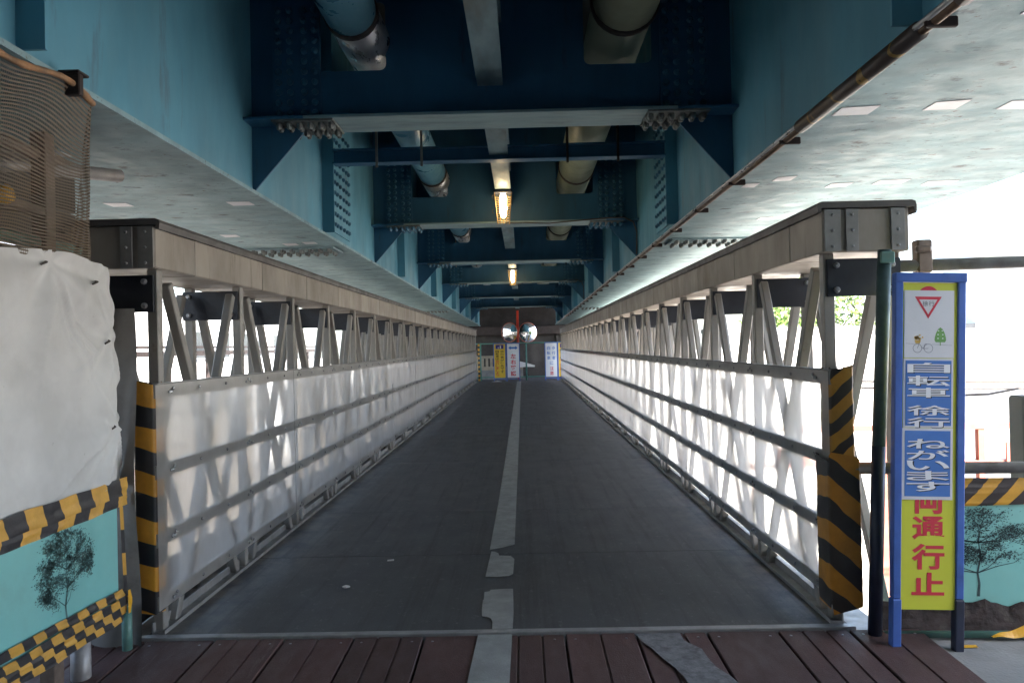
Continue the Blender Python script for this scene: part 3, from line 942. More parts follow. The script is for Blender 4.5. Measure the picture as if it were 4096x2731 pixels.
# ---- printed tree (branches and leaf flecks) used on both boards
def tree_print(orig, ex, ez, nrm, h, w, seed, leaves=1500):
    rnd = random.Random(seed)
    mb = MB()
    o, ex, ez, nv = Vector(orig), Vector(ex), Vector(ez), Vector(nrm) * .0012
    tips = []
    def seg(a, b, ra, rb):
        d = (b - a)
        p = Vector((-d.y, d.x)).normalized()
        q = [a + p * ra, b + p * rb, b - p * rb, a - p * ra]
        mb.poly([tuple(o + ex * v.x + ez * v.y + nv) for v in q])
    def grow(a, ang, ln, r, dep):
        b = a + Vector((math.sin(ang) * ln, math.cos(ang) * ln))
        seg(a, b, r, r * .7)
        if dep == 0:
            tips.append(b)
            return
        for q in range(2 if dep < 4 else 3):
            grow(b, ang + rnd.uniform(-.75, .75), ln * rnd.uniform(.66, .86), r * .66, dep - 1)
        tips.append(b)
    trunk = [Vector((0, 0)), Vector((.012 * h, .14 * h)), Vector((-.005 * h, .26 * h)), Vector((.03 * h, .42 * h)), Vector((.015 * h, .60 * h)), Vector((.04 * h, .78 * h))]
    for q in range(5):
        seg(trunk[q], trunk[q + 1], h * (.016 - q * .0027), h * (.0133 - q * .0027))
    lobes = []
    for i in range(110):
        a = rnd.uniform(0, 2 * PI)
        q = math.sqrt(rnd.uniform(.02, 1.0))
        c = Vector((math.cos(a) * w * .47 * q, h * .62 + math.sin(a) * h * .35 * q))
        if c.y < h * .36 and abs(c.x) < w * .15:
            continue
        lobes.append(c)
        if i % 6:
            continue
        st_ = trunk[2 + min(3, max(0, int((c.y / h - .35) / .14)))] if c.y > h * .35 else trunk[2]
        m1, m2 = st_.lerp(c, .4), st_.lerp(c, .75)
        m1 += Vector((rnd.uniform(-.03, .03) * h, rnd.uniform(-.03, .01) * h))
        m2 += Vector((rnd.uniform(-.03, .03) * h, rnd.uniform(-.02, .03) * h))
        seg(st_, m1, h * .006, h * .0045)
        seg(m1, m2, h * .0045, h * .003)
        seg(m2, c, h * .003, h * .001)
    for i in range(leaves):
        t = rnd.choice(lobes)
        p = Vector((t.x + rnd.gauss(0, w * .045), t.y + rnd.gauss(0, h * .028)))
        a = rnd.gauss(.15, .45)
        l, q = h * rnd.uniform(.007, .016), h * rnd.uniform(.003, .006)
        c, s_ = math.cos(a), math.sin(a)
        pts = [(p.x - l * c, p.y - l * s_), (p.x + q * s_, p.y - q * c), (p.x + l * c, p.y + l * s_), (p.x - q * s_, p.y + q * c)]
        mb.poly([tuple(o + ex * x + ez * y + nv) for x, y in pts])
    return mb

def strip(y0, y1, zf, h, x, n=40, wob=.012, seed=0):
    def fn(u, w):
        y = y0 + (y1 - y0) * u
        return (x + .006 * noise.noise((y * 9, w * 3, seed)), y, zf(y) + h * w + wob * noise.noise((y * 5, w * .5, seed)))
    return MB().grid(n, 5, fn)

bl = thing('barrier_board', 'turquoise board printed with a tree, taped black and yellow, below the white tarpaulin', 'barrier board', (XB, 2.6, .18))
part('board', MB().box(XB - .012, XB, 1.3, 3.145, .17, .66), TURQ, bl, .002)
part('tree_print', tree_print((XB, 2.78, .23), (0, 1, 0), (0, 0, 1), (1, 0, 0), .40, .36, 5, 4600), mat('faded_tree_ink', (.075, .15, .145), .6, 0, .3, 20, bstr=0), bl)
part('tape_strip', strip(1.3, 3.19, lambda y: .672, .075, XB + .022, 50, .012, 1), T_A, bl, smooth=True)
part('tape_strip', strip(1.3, 3.20, lambda y: .628, .055, XB + .014, 50, .010, 2), T_B, bl, smooth=True)
ZB = lambda y: .205 + (3.2 - y) * .035
part('tape_strip', strip(1.3, 3.17, lambda y: ZB(y) + .035, .036, XB + .012, 50, .006, 5), T_C, bl, smooth=True)
part('tape_strip', strip(1.3, 3.18, lambda y: ZB(y) - .002, .036, XB + .022, 50, .006, 6), T_D, bl, smooth=True)
part('tape_strip', strip(1.3, 3.18, lambda y: ZB(y) - .040, .037, XB + .014, 50, .006, 7), T_C, bl, smooth=True)
part('tape_strip', strip(1.3, 3.17, lambda y: ZB(y) - .076, .035, XB + .004, 50, .006, 8), T_D, bl, smooth=True)
part('edge_tape', MB().grid(3, 12, lambda u, w: (XB + .008, 3.145 + .028 * u + .03 * (1 - w), .22 + w * .46)), T_V, bl)
part('yellow_tag', MB().grid(3, 5, lambda u, w: (XB + .03, 3.165 + (.035 * u) * (1 - abs(w - .5)), .165 + w * .10)), NUTY, bl)

# ------------------------------------------------------------------ sign and barrier on the right
YF = 3.345
sg = thing('standing_sign', 'tall blue framed sign with yellow board and blue notices, leaning beside the bridge end', 'sign', (1.665, 3.13, -.03), (0, .033, 0))
sx0, sx1, sy = 1.665, 1.96, 3.13
for x in (sx0, sx1 - .034):
    part('leg', MB().box(x, x + .034, sy - .016, sy + .018, .19, 1.545), BLUEF, sg, .004)
    part('leg', MB().box(x - .002, x + .036, sy - .018, sy + .020, -.03, .189), DNAVY if x > 1.8 else BLUEF, sg, .004)
part('top_bar', MB().box(sx0 - .002, sx1 + .002, sy - .020, sy + .014, 1.512, 1.552), BLUEF, sg, .004)
part('bottom_bar', MB().box(sx0 + .034, sx1 - .034, sy - .004, sy + .016, .15, .18), DNAVY, sg, .003)
bx0, bx1 = sx0 + .0345, sx1 - .0345
part('board', MB().box(bx0, bx1, sy - .008, sy, .145, 1.511), YELP, sg)
bw = bx1 - bx0
# lower red characters, partly covered by the blue notice
mb = letters(MB(), [('両', bx0 + .05, bx1 - .05, .545, .655), ('通', bx0 + .045, bx1 - .045, .438, .535), ('行', bx0 + .045, bx1 - .045, .312, .420), ('止', bx0 + .045, bx1 - .045, .205, .300)], sy - .0092, .03)
part('lettering', mb, RED, sg)
cap = [(bx0 + bw * .47 + .044 * math.cos(a), sy - .0092, 1.452 + .044 * math.sin(a)) for a in [PI * i / 14 for i in range(15)]]
part('red_disc', MB().poly(cap), RED, sg)
n1 = part('paper_notice', MB().box(bx0 + .006, bx1 - .014, sy - .0112, sy - .0085, 1.196, 1.478), WHP, sg)
n2 = part('blue_notice', MB().box(bx0 + .004, bx1 - .016, sy - .0112, sy - .0085, .905, 1.193), WHP, sg)
n3 = part('blue_notice', MB().box(bx0 + .001, bx1 - .016, sy - .0117, sy - .0085, .604, .903), WHP, sg)
yq = sy - .0126
part('blue_field', MB().box(bx0 + .012, bx1 - .024, yq, sy - .0112, .913, 1.185), BLUP, n2)
part('blue_field', MB().box(bx0 + .011, bx1 - .026, yq, sy - .0117, .618, .892), BLUP, n3)
lx0, lx1 = bx0 + .018, bx1 - .030
def rows(chars, tops, h):
    return [(c, lx0, lx1, t - h, t) for c, t in zip(chars, tops)]
it = rows('自転車徐行', (1.176, 1.122, 1.072, .998, .948), .042)
sh = [(c, a + .003, b + .003, z0 - .003, z1 - .003) for c, a, b, z0, z1 in it]
part('lettering_shadow', letters(MB(), sh, yq - .0006, .02), BLKI, n2)
part('lettering', letters(MB(), it, yq - .0012, .012), WHI, n2)
it = rows('ねがいます', (.858, .812, .768, .725, .680), .040)
sh = [(c, a + .003, b + .003, z0 - .003, z1 - .003) for c, a, b, z0, z1 in it]
part('lettering_shadow', letters(MB(), sh, yq - .0006, .02), BLKI, n3)
part('lettering', letters(MB(), it, yq - .0012, .012), WHI, n3)
# paper notice: inverted triangle, bicycle and tree
yp = sy - .0118
def tri(cx, top, w, h):
    return [(cx - w / 2, yp, top), (cx + w / 2, yp, top), (cx, yp, top - h)]
cx = bx0 + bw * .46
o_, i_ = tri(cx, 1.452, .112, .092), tri(cx, 1.440, .076, .062)
tb = MB()
for a in range(3):
    b = (a + 1) % 3
    tb.poly([o_[a], o_[b], i_[b], i_[a]])
part('slow_triangle', tb, RED, n1)
part('triangle_lettering', letters(MB(), [('徐', cx - .024, cx - .001, 1.412, 1.434), ('行', cx + .002, cx + .025, 1.412, 1.434)], yp, .0), BLKI, n1)
def ring(mb, x, z, r, w, n=20):
    for i in range(n):
        a, b = 2 * PI * i / n, 2 * PI * (i + 1) / n
        mb.poly([(x + (r + s) * math.cos(t), yp, z + (r + s) * math.sin(t)) for t, s in ((a, 0), (b, 0), (b, w), (a, w))])
def stroke(mb, pts, w):
    for (xa, za), (xb, zb) in zip(pts[:-1], pts[1:]):
        d = Vector((xb - xa, zb - za)).normalized()
        px, pz = -d.y * w / 2, d.x * w / 2
        mb.poly([(xa + px, yp, za + pz), (xb + px, yp, zb + pz), (xb - px, yp, zb - pz), (xa - px, yp, za - pz)])
bk = MB()
bkx, bkz = bx0 + .060, 1.236
ring(bk, bkx, bkz, .017, .002)
ring(bk, bkx + .046, bkz, .017, .002)
stroke(bk, [(bkx, bkz), (bkx + .010, bkz + .026), (bkx + .004, bkz + .030)], .002)
stroke(bk, [(bkx + .010, bkz + .016), (bkx + .024, bkz - .002), (bkx + .046, bkz)], .002)
stroke(bk, [(bkx + .024, bkz - .002), (bkx + .032, bkz + .018), (bkx + .040, bkz + .018)], .002)
part('bicycle_print', bk, GRYI, n1)
ln_ = MB()
stroke(ln_, [(bx0 + .012, bkz + .020), (bkx - .012, bkz + .018)], .001)
stroke(ln_, [(bkx + .060, bkz + .017), (bx1 - .022, bkz + .013)], .001)
part('ground_line', ln_, GRYI, n1)
ba = MB().poly([(bkx - .012, yp, bkz + .034), (bkx + .014, yp, bkz + .034), (bkx + .010, yp, bkz + .020), (bkx - .008, yp, bkz + .020)])
for i in range(22):
    a, b = random.gauss(bkx, .008), random.gauss(bkz + .044, .006)
    ba.poly([(a + .004 * math.cos(t), yp - .0002, b + .004 * math.sin(t)) for t in [PI * 2 * q / 6 for q in range(6)]])
part('basket_print', ba, GOLI, n1)
tx, tz = bx0 + .155, 1.262
tr = MB().poly([(tx + .022 * (1 - abs(q)) ** .55 * sgn if False else tx + x, yp, tz + z) for x, z, q, sgn in
               [(0, .062, 0, 1), (.010, .054, 0, 1), (.018, .038, 0, 1), (.023, .020, 0, 1), (.024, .008, 0, 1), (.019, 0, 0, 1), (-.019, 0, 0, 1), (-.024, .008, 0, 1), (-.023, .020, 0, 1), (-.018, .038, 0, 1), (-.010, .054, 0, 1)]])
stroke(tr, [(tx, tz), (tx, tz - .014)], .004)
part('tree_print', tr, GRNI, n1)
dd = MB()
for dx, dz in ((-.008, .048), (.008, .048), (-.010, .032), (.010, .032), (-.010, .016), (.010, .016)):
    dd.poly([(tx + dx + .0035 * math.cos(t), yp - .0004, tz + dz + .002 * math.sin(t)) for t in [PI * 2 * q / 8 for q in range(8)]])
part('tree_dots', dd, WHI, n1)

po = thing('scaffold_pole', 'green and black painted upright tube standing close behind the leaning sign', 'pole', (1.655, 3.24, -.03))
part('upper_tube', MB().tube([(1.688, 3.24, .80), (1.735, 3.24, 1.66)], .028, 16), mat('dull_teal_tube', (.06, .10, .10), .5, .1, .3, 9, (.09, .07, .06), 6, .5, .8, .6, bstr=.1), po, smooth=True)
part('lower_tube', MB().tube([(1.650, 3.24, -.04), (1.6885, 3.24, .81)], .0285, 16), DNAVY, po, smooth=True)
part('clamp', MB().box(1.70, 1.76, 3.20, 3.215, 1.60, 1.65), SCAFG, po, .004)
rt = thing('rail_tube', 'dull scaffold tube running level just above the taped turquoise board', 'tube', (2.4, YF - .04, .68))
part('tube', MB().tube([(1.615, YF - .05, .705), (4.2, YF - .05, .668)], .026, 14), GALV, rt, smooth=True)
part('end_cap', MB().tube([(1.600, YF - .05, .7052), (1.6145, YF - .05, .7050)], .027, 14), CONC, rt, smooth=True)
ut = thing('upper_tube_rail', 'level scaffold tube at the top of the leaning sign with clamps', 'tube', (2.4, YF + .1, 1.62))
part('tube', MB().tube([(1.62, YF + .05, 1.60), (4.2, YF + .05, 1.63)], .028, 14), GALV, ut, smooth=True)
part('end_cap', MB().tube([(1.608, YF + .05, 1.600), (1.6195, YF + .05, 1.600)], .029, 14), NUTY, ut, smooth=True)
for x in (1.83, 1.98):
    part('coupler', MB().box(x - .035, x + .035, YF + .02, YF + .08, 1.57, 1.72).box(x - .05, x + .02, YF, YF + .03, 1.66, 1.69), SCAFF, ut, .008)
br = thing('tree_board', 'turquoise board printed with a dark spreading tree beside the leaning sign', 'barrier board', (2.4, YF, 0))
part('board', MB().box(1.79, 3.6, YF, YF + .012, -.02, .53), TURQ, br, .002)
part('tree_print', tree_print((2.165, YF, .115), (1, 0, 0), (0, 0, 1), (0, -1, 0), .40, .54, 9, 4200), INK, br)
def ragged(u, w):
    x = 1.70 + u * 1.9
    top = .095 + .040 * noise.noise((x * 5, 0, 3)) + .02 * noise.noise((x * 19, 0, 6))
    return (x, YF - .006 - .012 * (1 - w) - .02 * (1 - w) ** 2 + .008 * noise.noise((x * 9, w * 3, 1)), -.04 + w * (top + .04))
part('grime_skirt', MB().grid(70, 8, ragged), SOIL, br)
def tf(u, w):
    x = 1.78 + u * 1.9
    return (x, YF - .012 - .010 * math.sin(w * PI) - .006 * noise.noise((x * 3, w * 14, 2)), .522 + w * .125 - .015 * u * w + .006 * noise.noise((x * 4, w, 8)))
part('tape_band', MB().grid(50, 14, tf), T_FENCE, br, smooth=True)
part('floor_rail', MB().tube([(1.70, YF - .09, -.012), (3.4, YF - .16, -.015)], .016, 8), SCAFG, br, smooth=True)
part('loose_tape', MB().grid(10, 3, lambda u, w: (2.14 + u * .18, YF - .14 + .02 * w, -.015 + (.05 * u) * w + .004 * math.sin(u * 9))), NUTY, br)
part('loose_tape', MB().grid(6, 2, lambda u, w: (1.955 + u * .085, YF - .20 + .022 * w, -.030 + .002 * w)), NUTY, br)
cp = part('concrete_post', MB().box(2.57, 2.70, 3.62, 3.74, -.3, .98), CONC, None, .012)
tag(cp, 'rough concrete post standing behind the scaffold tube and taped board', 'post')

# ------------------------------------------------------------------ far end: signs, mirrors, fence, abutment
YS = 27.1
def far_sign(x0, w, board, label, style, y=YS, group=None):
    t = thing('standing_sign', label, 'sign', (x0 + w / 2, y, 0), group=group)
    for x in (x0, x0 + w - .03):
        part('leg', MB().box(x, x + .03, y - .015, y + .015, -.012, 1.385), BLUEF, t)
    part('top_bar', MB().box(x0 + .03, x0 + w - .03, y - .015, y + .015, 1.35, 1.385), BLUEF, t)
    part('foot_bar', MB().box(x0 + .03, x0 + w - .03, y - .012, y + .012, .06, .085), BLUEF, t)
    part('board', MB().box(x0 + .03, x0 + w - .03, y - .012, y - .002, .12, 1.35), board, t)
    yy = y - .0155
    a, b = x0 + .03, x0 + w - .03
    W = b - a
    if style == 'yellow':
        part('pictogram_field', MB().box(a + W * .14, b - W * .14, yy, y - .0125, 1.17, 1.32), NAVI, t)
        pf = MB()
        for px, s_ in ((a + W * .58, 1.0), (a + W * .38, .55)):
            pf.box(px - .022 * s_, px + .022 * s_, yy - .004, yy - .001, 1.185, 1.185 + .08 * s_)
            pf.poly([(px + .018 * s_ * math.cos(q), yy - .0045, 1.185 + .1 * s_ + .018 * s_ * math.sin(q)) for q in [PI * 2 * k / 10 for k in range(10)]])
        part('pictogram_figures', pf, WHI, t)
        ch = .105
        it = [(c, b - W * .44, b - W * .12, 1.13 - (i + 1) * ch, 1.13 - i * ch - .012) for i, c in enumerate('歩行者が優先です')]
        part('lettering', letters(MB(), it, yy, .012), BLKI, t)
        part('lettering', letters(MB(), [(c, a + W * .12, a + W * .44, 1.13 - (i + 1) * .09, 1.13 - i * .09 - .01) for i, c in enumerate('自転車は')], yy, .012), BLKI, t)
        part('lettering', letters(MB(), [(c, a + W * .12, a + W * .44, .765 - (i + 1) * .085, .765 - i * .085 - .01) for i, c in enumerate('徐行しましょう')], yy, .012), RED, t)
    elif style == 'arrow':
        z, m = 1.20, a + W / 2
        p = [(-.40, 0), (-.20, .07), (-.20, .032), (.20, .032), (.20, .07), (.40, 0), (.20, -.07), (.20, -.032), (-.20, -.032), (-.20, -.07)]
        part('arrow', MB().poly([(m + u * W, yy, z + v) for u, v in p]), BLUI, t)
        part('lettering', letters(MB(), [(c, a + W * .27, b - W * .27, 1.02 - (i + 1) * .21, 1.02 - i * .21 - .035) for i, c in enumerate('左右確認')], yy, .025), RED, t)
    else:
        part('lettering', letters(MB(), [(c, b - W * .43, b - W * .13, 1.28 - (i + 1) * .18, 1.28 - i * .18 - .05) for i, c in enumerate('歩行者')]
                                  + [(c, a + W * .13, a + W * .43, 1.28 - (i + 1) * .18, 1.28 - i * .18 - .05) for i, c in enumerate('自転車')]
                                  + [('に', a + W * .37, b - W * .32, .56, .68)], yy, .012), BLUI, t)
        part('lettering', letters(MB(), [(c, a + W * .36, b - W * .30, .52 - (i + 1) * .17, .52 - i * .17 - .03) for i, c in enumerate('注意')], yy, .012), RED, t)
    return t
far_sign(-.925, .46, YELO, 'amber standing sign with navy pictogram, next to the double arrow sign', 'yellow')
far_sign(-.445, .485, WHS, 'white standing sign with blue double arrow and red characters', 'arrow', YS - .02)
far_sign(.955, .47, WHS, 'white standing sign with blue characters above red ones', 'care', YS - .02)
far_sign(1.43, .47, YELO, 'amber standing sign half hidden behind the bridge side panel', 'yellow', YS + .01)

mr = thing('traffic_mirror', 'pair of round convex mirrors with orange rims on one red pole', 'mirror', (.02, 28.2, 0))
part('pole', MB().tube([(-.02, 28.3, -.01), (-.02, 28.3, 2.62)], .045, 14), REDP, mr, smooth=True)
def mirror(cx, cz, yaw, r):
    Rm = Matrix.Translation((cx, 28.12, cz)) @ Matrix.Rotation(yaw, 4, 'Z')
    f = MB()
    n, rings, Rs = 32, 8, r * 2.2
    f.v.append(tuple(Rm @ Vector((0, -(Rs - math.sqrt(Rs * Rs)) - (Rs - math.sqrt(Rs * Rs - r * r)), 0))))
    for i in range(1, rings + 1):
        q = r * i / rings
        h = (Rs - math.sqrt(Rs * Rs - r * r)) - (Rs - math.sqrt(Rs * Rs - q * q))
        for k in range(n):
            a = 2 * PI * k / n
            f.v.append(tuple(Rm @ Vector((q * math.cos(a), -h, q * math.sin(a)))))
    for k in range(n):
        f.f.append((0, 1 + k, 1 + (k + 1) % n))
    for i in range(rings - 1):
        for k in range(n):
            f.f.append((1 + i * n + k, 1 + i * n + (k + 1) % n, 1 + (i + 1) * n + (k + 1) % n, 1 + (i + 1) * n + k))
    mm = part('mirror_face', f, MIRROR, mr, smooth=True)
    rp = [tuple(Rm @ Vector((r * math.cos(2 * PI * k / 36), .012, r * math.sin(2 * PI * k / 36)))) for k in range(37)]
    part('rim', MB().tube(rp, .014, 8, False), ORNG, mm, smooth=True)
    bp = [tuple(Rm @ Vector((0, .02, 0))), tuple(Rm @ Vector((0, .06, 0)))]
    part('back_shell', MB().tube(bp, [r * .98, r * .7], 28), ORNG, mm)
    part('bracket', MB().tube([tuple(Rm @ Vector((0, .05, 0))), (-.02, 28.3, cz)], .02, 8), REDP, mm)
mirror(-.335, 1.79, math.radians(-34), .36)
mirror(.365, 1.77, math.radians(24), .37)

fc = thing('pipe_fence', 'green pipe fence closing the end of the passage behind the standing signs', 'fence', (0, 27.5, 0))
for x in (-1.42, .28, 1.9):
    part('fence_post', MB().tube([(x, 27.5, -.01), (x, 27.5, 1.40)], .030, 10), GREEN, fc, smooth=True)
for z in (1.37, .12):
    part('fence_rail', MB().tube([(-2.2, 27.5, z), (2.4, 27.5, z)], .022, 8), GREEN, fc, smooth=True)
tag(part('hazard_post', MB().tube([(-1.47, 27.3, -.01), (-1.47, 27.3, 1.38)], .035, 12), T_POST, None, smooth=True), 'black and yellow striped post at the bridge end by the green fence', 'post')
aw = thing('abutment_wall', 'dark stained concrete abutment wall closing the view beyond the mirrors', 'wall', (0, 30.4, -3))
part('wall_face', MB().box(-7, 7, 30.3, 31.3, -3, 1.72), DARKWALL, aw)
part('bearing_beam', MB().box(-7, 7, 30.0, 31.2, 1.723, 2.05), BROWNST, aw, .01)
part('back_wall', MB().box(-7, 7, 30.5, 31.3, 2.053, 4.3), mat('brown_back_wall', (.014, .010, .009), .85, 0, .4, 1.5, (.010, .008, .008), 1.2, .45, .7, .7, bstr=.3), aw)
part('drain_pipe', MB().tube([(1.55, 30.22, -.01), (1.55, 30.22, 1.72)], .05, 10), DARKWALL, aw, smooth=True)
bwl = thing('rear_blocker_wall', 'dark unseen wall added behind the ramp to block light from the rear', 'wall', (0, -3, -3))
part('wall_face', MB().box(-6.5, 6.5, -4.2, -3.2, -3, 4.2), DARKWALL, bwl)  # added out of view behind the camera to stop light from the rear
sh_ = thing('blocker_shed', 'grey unseen shed added on the pavement to block light from the side', 'shed', (7, -2, -.03))
part('wall', MB().box(4.3, 10, -6, -1.4, -.035, 4.0), CONC, sh_)  # added out of view on the right as a light blocker
part('roof', MB().box(4.2, 10.1, -6.1, -1.3, 4.002, 4.15), ROOFW, sh_)
pw = thing('parapet_wall', 'low beige parapet behind the green fence, left of the mirror pole', 'wall', (-1.2, 28.9, 0))
part('wall_base', MB().box(-2.6, .15, 28.9, 29.1, -.01, .34), CONC, pw, .01)
part('coping', MB().box(-2.6, .15, 28.86, 29.14, .342, .47), BEIGE, pw, .01)
for i in range(11):
    part('baluster', MB().box(-2.5 + i * .17, -2.40 + i * .17, 28.95, 29.05, .47, .80), BEIGE, pw)
part('top_rail', MB().box(-2.6, -.6, 28.9, 29.1, .80, .90), BEIGE, pw, .01)
wb = MB().prism([(-.18, 28.7, .72), (.30, 28.7, .60), (.62, 28.7, .50), (.60, 28.7, .44), (.28, 28.7, .45), (-.18, 28.7, .42)], (0, .03, 0))
tag(part('leaning_board', wb, WHITEW, None), 'white wedge-shaped board lying on the parapet behind the fence', 'board')
def arrow(x, y, s, name, lab):
    p = [(-.20, 0), (0, .75), (.20, 0), (.09, .05), (.09, -.35), (-.09, -.35), (-.09, .05)]
    tag(part(name, flat([(x + a * s, y + b * s) for a, b in p], .002 - .006), WHS, None), lab, 'road marking')
arrow(-.80, 27.0 - .35, .0001 + 1.0, 'arrow_marking', 'white arrow painted at the bridge end before the amber sign')

# paper scraps on the deck
def scrap(x, y, r, seed, name, lab, flatn=1.0):
    mb = MB()
    n = 9
    for j, (q, h) in enumerate(((.6, 0), (1.0, .3), (.75, .7), (.2, 1.0))):
        for k in range(n):
            a = 2 * PI * k / n
            d = q * r * (1 + .45 * noise.noise((k * 1.7, j * 2.1, seed)))
            mb.v.append((x + d * math.cos(a) * 1.5, y + d * math.sin(a), .003 + h * r * .8 * flatn * (1 + .4 * noise.noise((k, j, seed + 9)))))
    for j in range(3):
        for k in range(n):
            mb.f.append((j * n + k, j * n + (k + 1) % n, (j + 1) * n + (k + 1) % n, (j + 1) * n + k))
    mb.f.append(tuple(3 * n + k for k in range(n)))
    tag(part(name, mb, LITTER, None), lab, 'litter')
scrap(-.826, 3.965, .016, 2, 'paper_scrap', 'crumpled white paper scrap lying on the dark deck')
ps = MB().prism([(-.692, 4.445, .002), (-.655, 4.452, .002), (-.655, 4.466, .002), (-.692, 4.46, .002)], (0, 0, .005))
tag(part('paper_strip', ps, LITTER, None), 'short flat white strip lying on the dark deck', 'litter')

# ------------------------------------------------------------------ outside, left: hoarding, rail beams, pale houses
HOARD = mat('grey_beige_hoarding', (.80, .70, .60), .7, 0, .08, 1, (.5, .43, .36), 1, .5, .8, .5, bstr=.05)
hd = thing('hoarding', 'row of grey-beige site hoarding panels beyond the bridge, seen between truss posts', 'hoarding', (-4.6, 16, -3.2))
for i in range(26):
    if i in (4, 10, 14):
        continue
    part('hoarding_panel', MB().box(-4.64, -4.60, .5 + i * 1.1, 1.585 + i * 1.1, -3.2, .84 + .03 * (i % 2)), HOARD, hd)
for i in range(14):
    part('hoarding_stay', MB().box(-4.74, -4.65, .46 + i * 2.2, .54 + i * 2.2, -3.2, .80), SCAFF, hd)
tk = thing('track_girder', 'dark steel track girders running level beyond the beige hoarding', 'girder', (-11, 16, -3.2))
part('girder_beam', MB().box(-11.1, -10.9, -2, 40, 1.18, 1.34), BROWNST, tk)
part('girder_beam', MB().box(-10.7, -10.6, -2, 40, 1.42, 1.50), BROWNST, tk)
for i in range(14):
    part('girder_post', MB().box(-11.08, -10.92, -1 + i * 3, -.84 + i * 3, -3.2, 1.18), BROWNST, tk)
def house(name, label, x0, x1, y0, y1, h, cols, floors, face, slats=False, roofm=ROOFW):
    t = thing(name, label, 'building', ((x0 + x1) / 2, (y0 + y1) / 2, -3.2))
    w = part('wall', MB().box(x0, x1, y0, y1, -3.2, h), WHITEW, t)
    part('roof', MB().box(x0 - .3, x1 + .3, y0 - .3, y1 + .3, h + .002, h + .25), roofm, t)
    fx = x1 if face > 0 else x0
    step = (y1 - y0) / cols
    for c in range(cols):
        for f in range(floors):
            z = -1.6 + f * 2.6
            if z + 1.3 > h:
                continue
            ya = y0 + step * (c + .25)
            wf = part('window', MB().box(fx - .02 * face, fx + .05 * face, ya, ya + step * .5, z, z + 1.2), ROOFW, t)
            part('pane', MB().box(fx + .052 * face, fx + .06 * face, ya + .06, ya + step * .5 - .06, z + .06, z + 1.14), GLASSD, wf)
    if slats:
        for q in range(10):
            part('louvre', MB().box(fx + .0, fx + .10 * face, y0 + .3, y0 + step * .9, 1.62 + q * .09, 1.655 + q * .09), ROOFW, t)
    return t
house('low_house', 'pale low house with louvred vent beyond the track girders', -18, -13, 9, 17, 2.6, 4, 2, 1, True)
house('white_house', 'white two-storey house beyond the tracks, next to the louvred house', -20, -14, 19, 27, 4.2, 4, 3, 1)
house('grey_roof_house', 'white house with grey roof far along the tracks', -20, -13.5, 30, 42, 3.4, 5, 2, 1)
house('corner_house', 'white house beyond the tracks near the tarpaulin end of the bridge', -19, -14, -3, 7, 3.2, 4, 2, 1)

# ------------------------------------------------------------------ outside, right: white building, wall with trees, oxide railing
wbd = thing('white_building', 'large plain white building beyond the concrete post outside the bridge', 'building', (18, 17, -3.2))
part('wall', MB().box(12.6, 26, 15.5, 22, -3.2, 3.4), WHITEW, wbd)
part('roof', MB().box(12.4, 26.2, 15.3, 22.2, 3.402, 3.6), ROOFW, wbd)
sp_ = thing('wall_sign', 'small pale sign fixed on the white retaining wall', 'sign', (9.7, 20.6, 1.2))
part('plate', MB().box(9.55, 9.85, 20.57, 20.598, 1.15, 1.40), WHP, sp_)
part('slash', MB().poly([(9.6, 20.565, 1.18), (9.65, 20.565, 1.18), (9.8, 20.565, 1.36), (9.75, 20.565, 1.36)]), RUSTR, sp_)
gw = thing('garden_wall', 'white retaining wall below the sunlit trees outside the bridge', 'wall', (11, 21, -3.2))
for i in range(12):
    part('wall_panel', MB().box(5.2 + i * 1.6, 6.78 + i * 1.6, 20.6, 20.9, -3.2, 1.5), WHITEW, gw)
part('coping', MB().box(5.2, 24.4, 20.5, 21.0, 1.502, 1.62), CONC, gw)
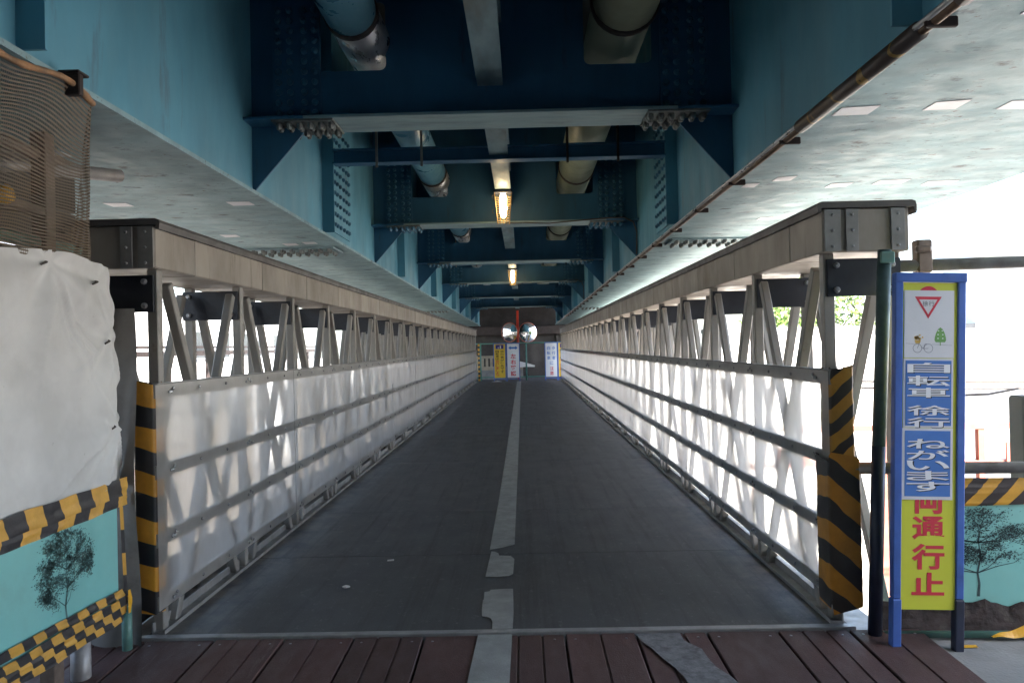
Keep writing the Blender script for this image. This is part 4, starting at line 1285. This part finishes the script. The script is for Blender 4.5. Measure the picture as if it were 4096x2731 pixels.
def tree(x, y, z, h, r, seed, label):
    rnd = random.Random(seed)
    t = thing('tree', label, 'tree', (x, y, z), group='trees above the white wall')
    tk = MB().tube([(x, y, z), (x + .1, y, z + h * .4), (x - .05, y + .1, z + h * .8)], [.16, .11, .04], 8)
    for i in range(5):
        a = rnd.uniform(0, 6.28)
        tk.tube([(x + .05, y, z + h * (.35 + .08 * i)), (x + r * .7 * math.cos(a), y + r * .7 * math.sin(a), z + h * (.6 + .08 * i))], [.05, .015], 5)
    part('trunk', tk, BARK, t)
    cr = MB()
    cl_ = []
    for i in range(26):
        u, a, e = rnd.random() ** .4, rnd.uniform(0, 6.28), rnd.uniform(-1, 1)
        cl_.append((x + r * u * math.cos(a) * math.sqrt(1 - e * e), y + r * u * math.sin(a) * math.sqrt(1 - e * e), z + h * .66 + h * .36 * u * e))
    for i in range(2600):
        c = rnd.choice(cl_)
        p = Vector((rnd.gauss(c[0], r * .17), rnd.gauss(c[1], r * .17), rnd.gauss(c[2], h * .07)))
        d1 = Vector((rnd.gauss(0, 1), rnd.gauss(0, 1), rnd.gauss(0, 1))).normalized()
        d2 = d1.orthogonal().normalized()
        s = rnd.uniform(.05, .11)
        cr.poly([p - d1 * s, p + d2 * s * .5, p + d1 * s, p - d2 * s * .5])
    part('crown', cr, LEAF, t)
for i, (x, y, h, r) in enumerate(((7.9, 22.6, 2.6, 1.1), (9.3, 22.9, 3.0, 1.25), (10.6, 22.4, 2.6, 1.1))):
    tree(x, y, -.9 + (i % 2) * .2, h + 1.2, r, 30 + i, ('sunlit yellow-green tree above the retaining wall, close by the bridge truss', 'sunlit tallest leafy tree above the retaining wall, middle of the three', 'sunlit leafy tree above the retaining wall, next to the white building')[i])
orl = thing('oxide_railing', 'red oxide railing with boards below the bridge level outside, seen past the leaning sign', 'railing', (7, 9, -3.2))
for i in range(9):
    x = 3.2 + i * 1.15
    part('post', MB().box(x, x + .07, 8.8, 8.87, -3.2, .18), RUSTR, orl)
for z in (.18, -.25):
    part('rail', MB().box(3.0, 14, 8.79, 8.88, z + .001, z + .06), RUSTR, orl)
for i in range(4):
    x = 3.5 + i * 2.3
    part('plate', MB().box(x, x + .5, 8.76, 8.785, -.25, .02), RUSTR, orl)
pc = thing('power_cable', 'pair of slack cables strung outside behind the leaning sign', 'cable', (6, 7, .6))
for q, dz in enumerate((0, -.06)):
    part('strand', MB().tube([(2 + i * .9, 7 + i * .05, .88 + dz - .018 * i + .006 * (i - 5) ** 2 * .2) for i in range(12)], .012, 6), CABLE, pc, smooth=True)
bw_ = tag(part('twisted_wire', MB().tube([(1.98, 3.5, .92), (2.1, 3.5, .965), (2.2, 3.52, 1.0), (2.36, 3.55, 1.0), (2.54, 3.61, 1.02)], .006, 5), CABLE, None), 'twisted wire rising from the sign to the concrete post', 'wire')
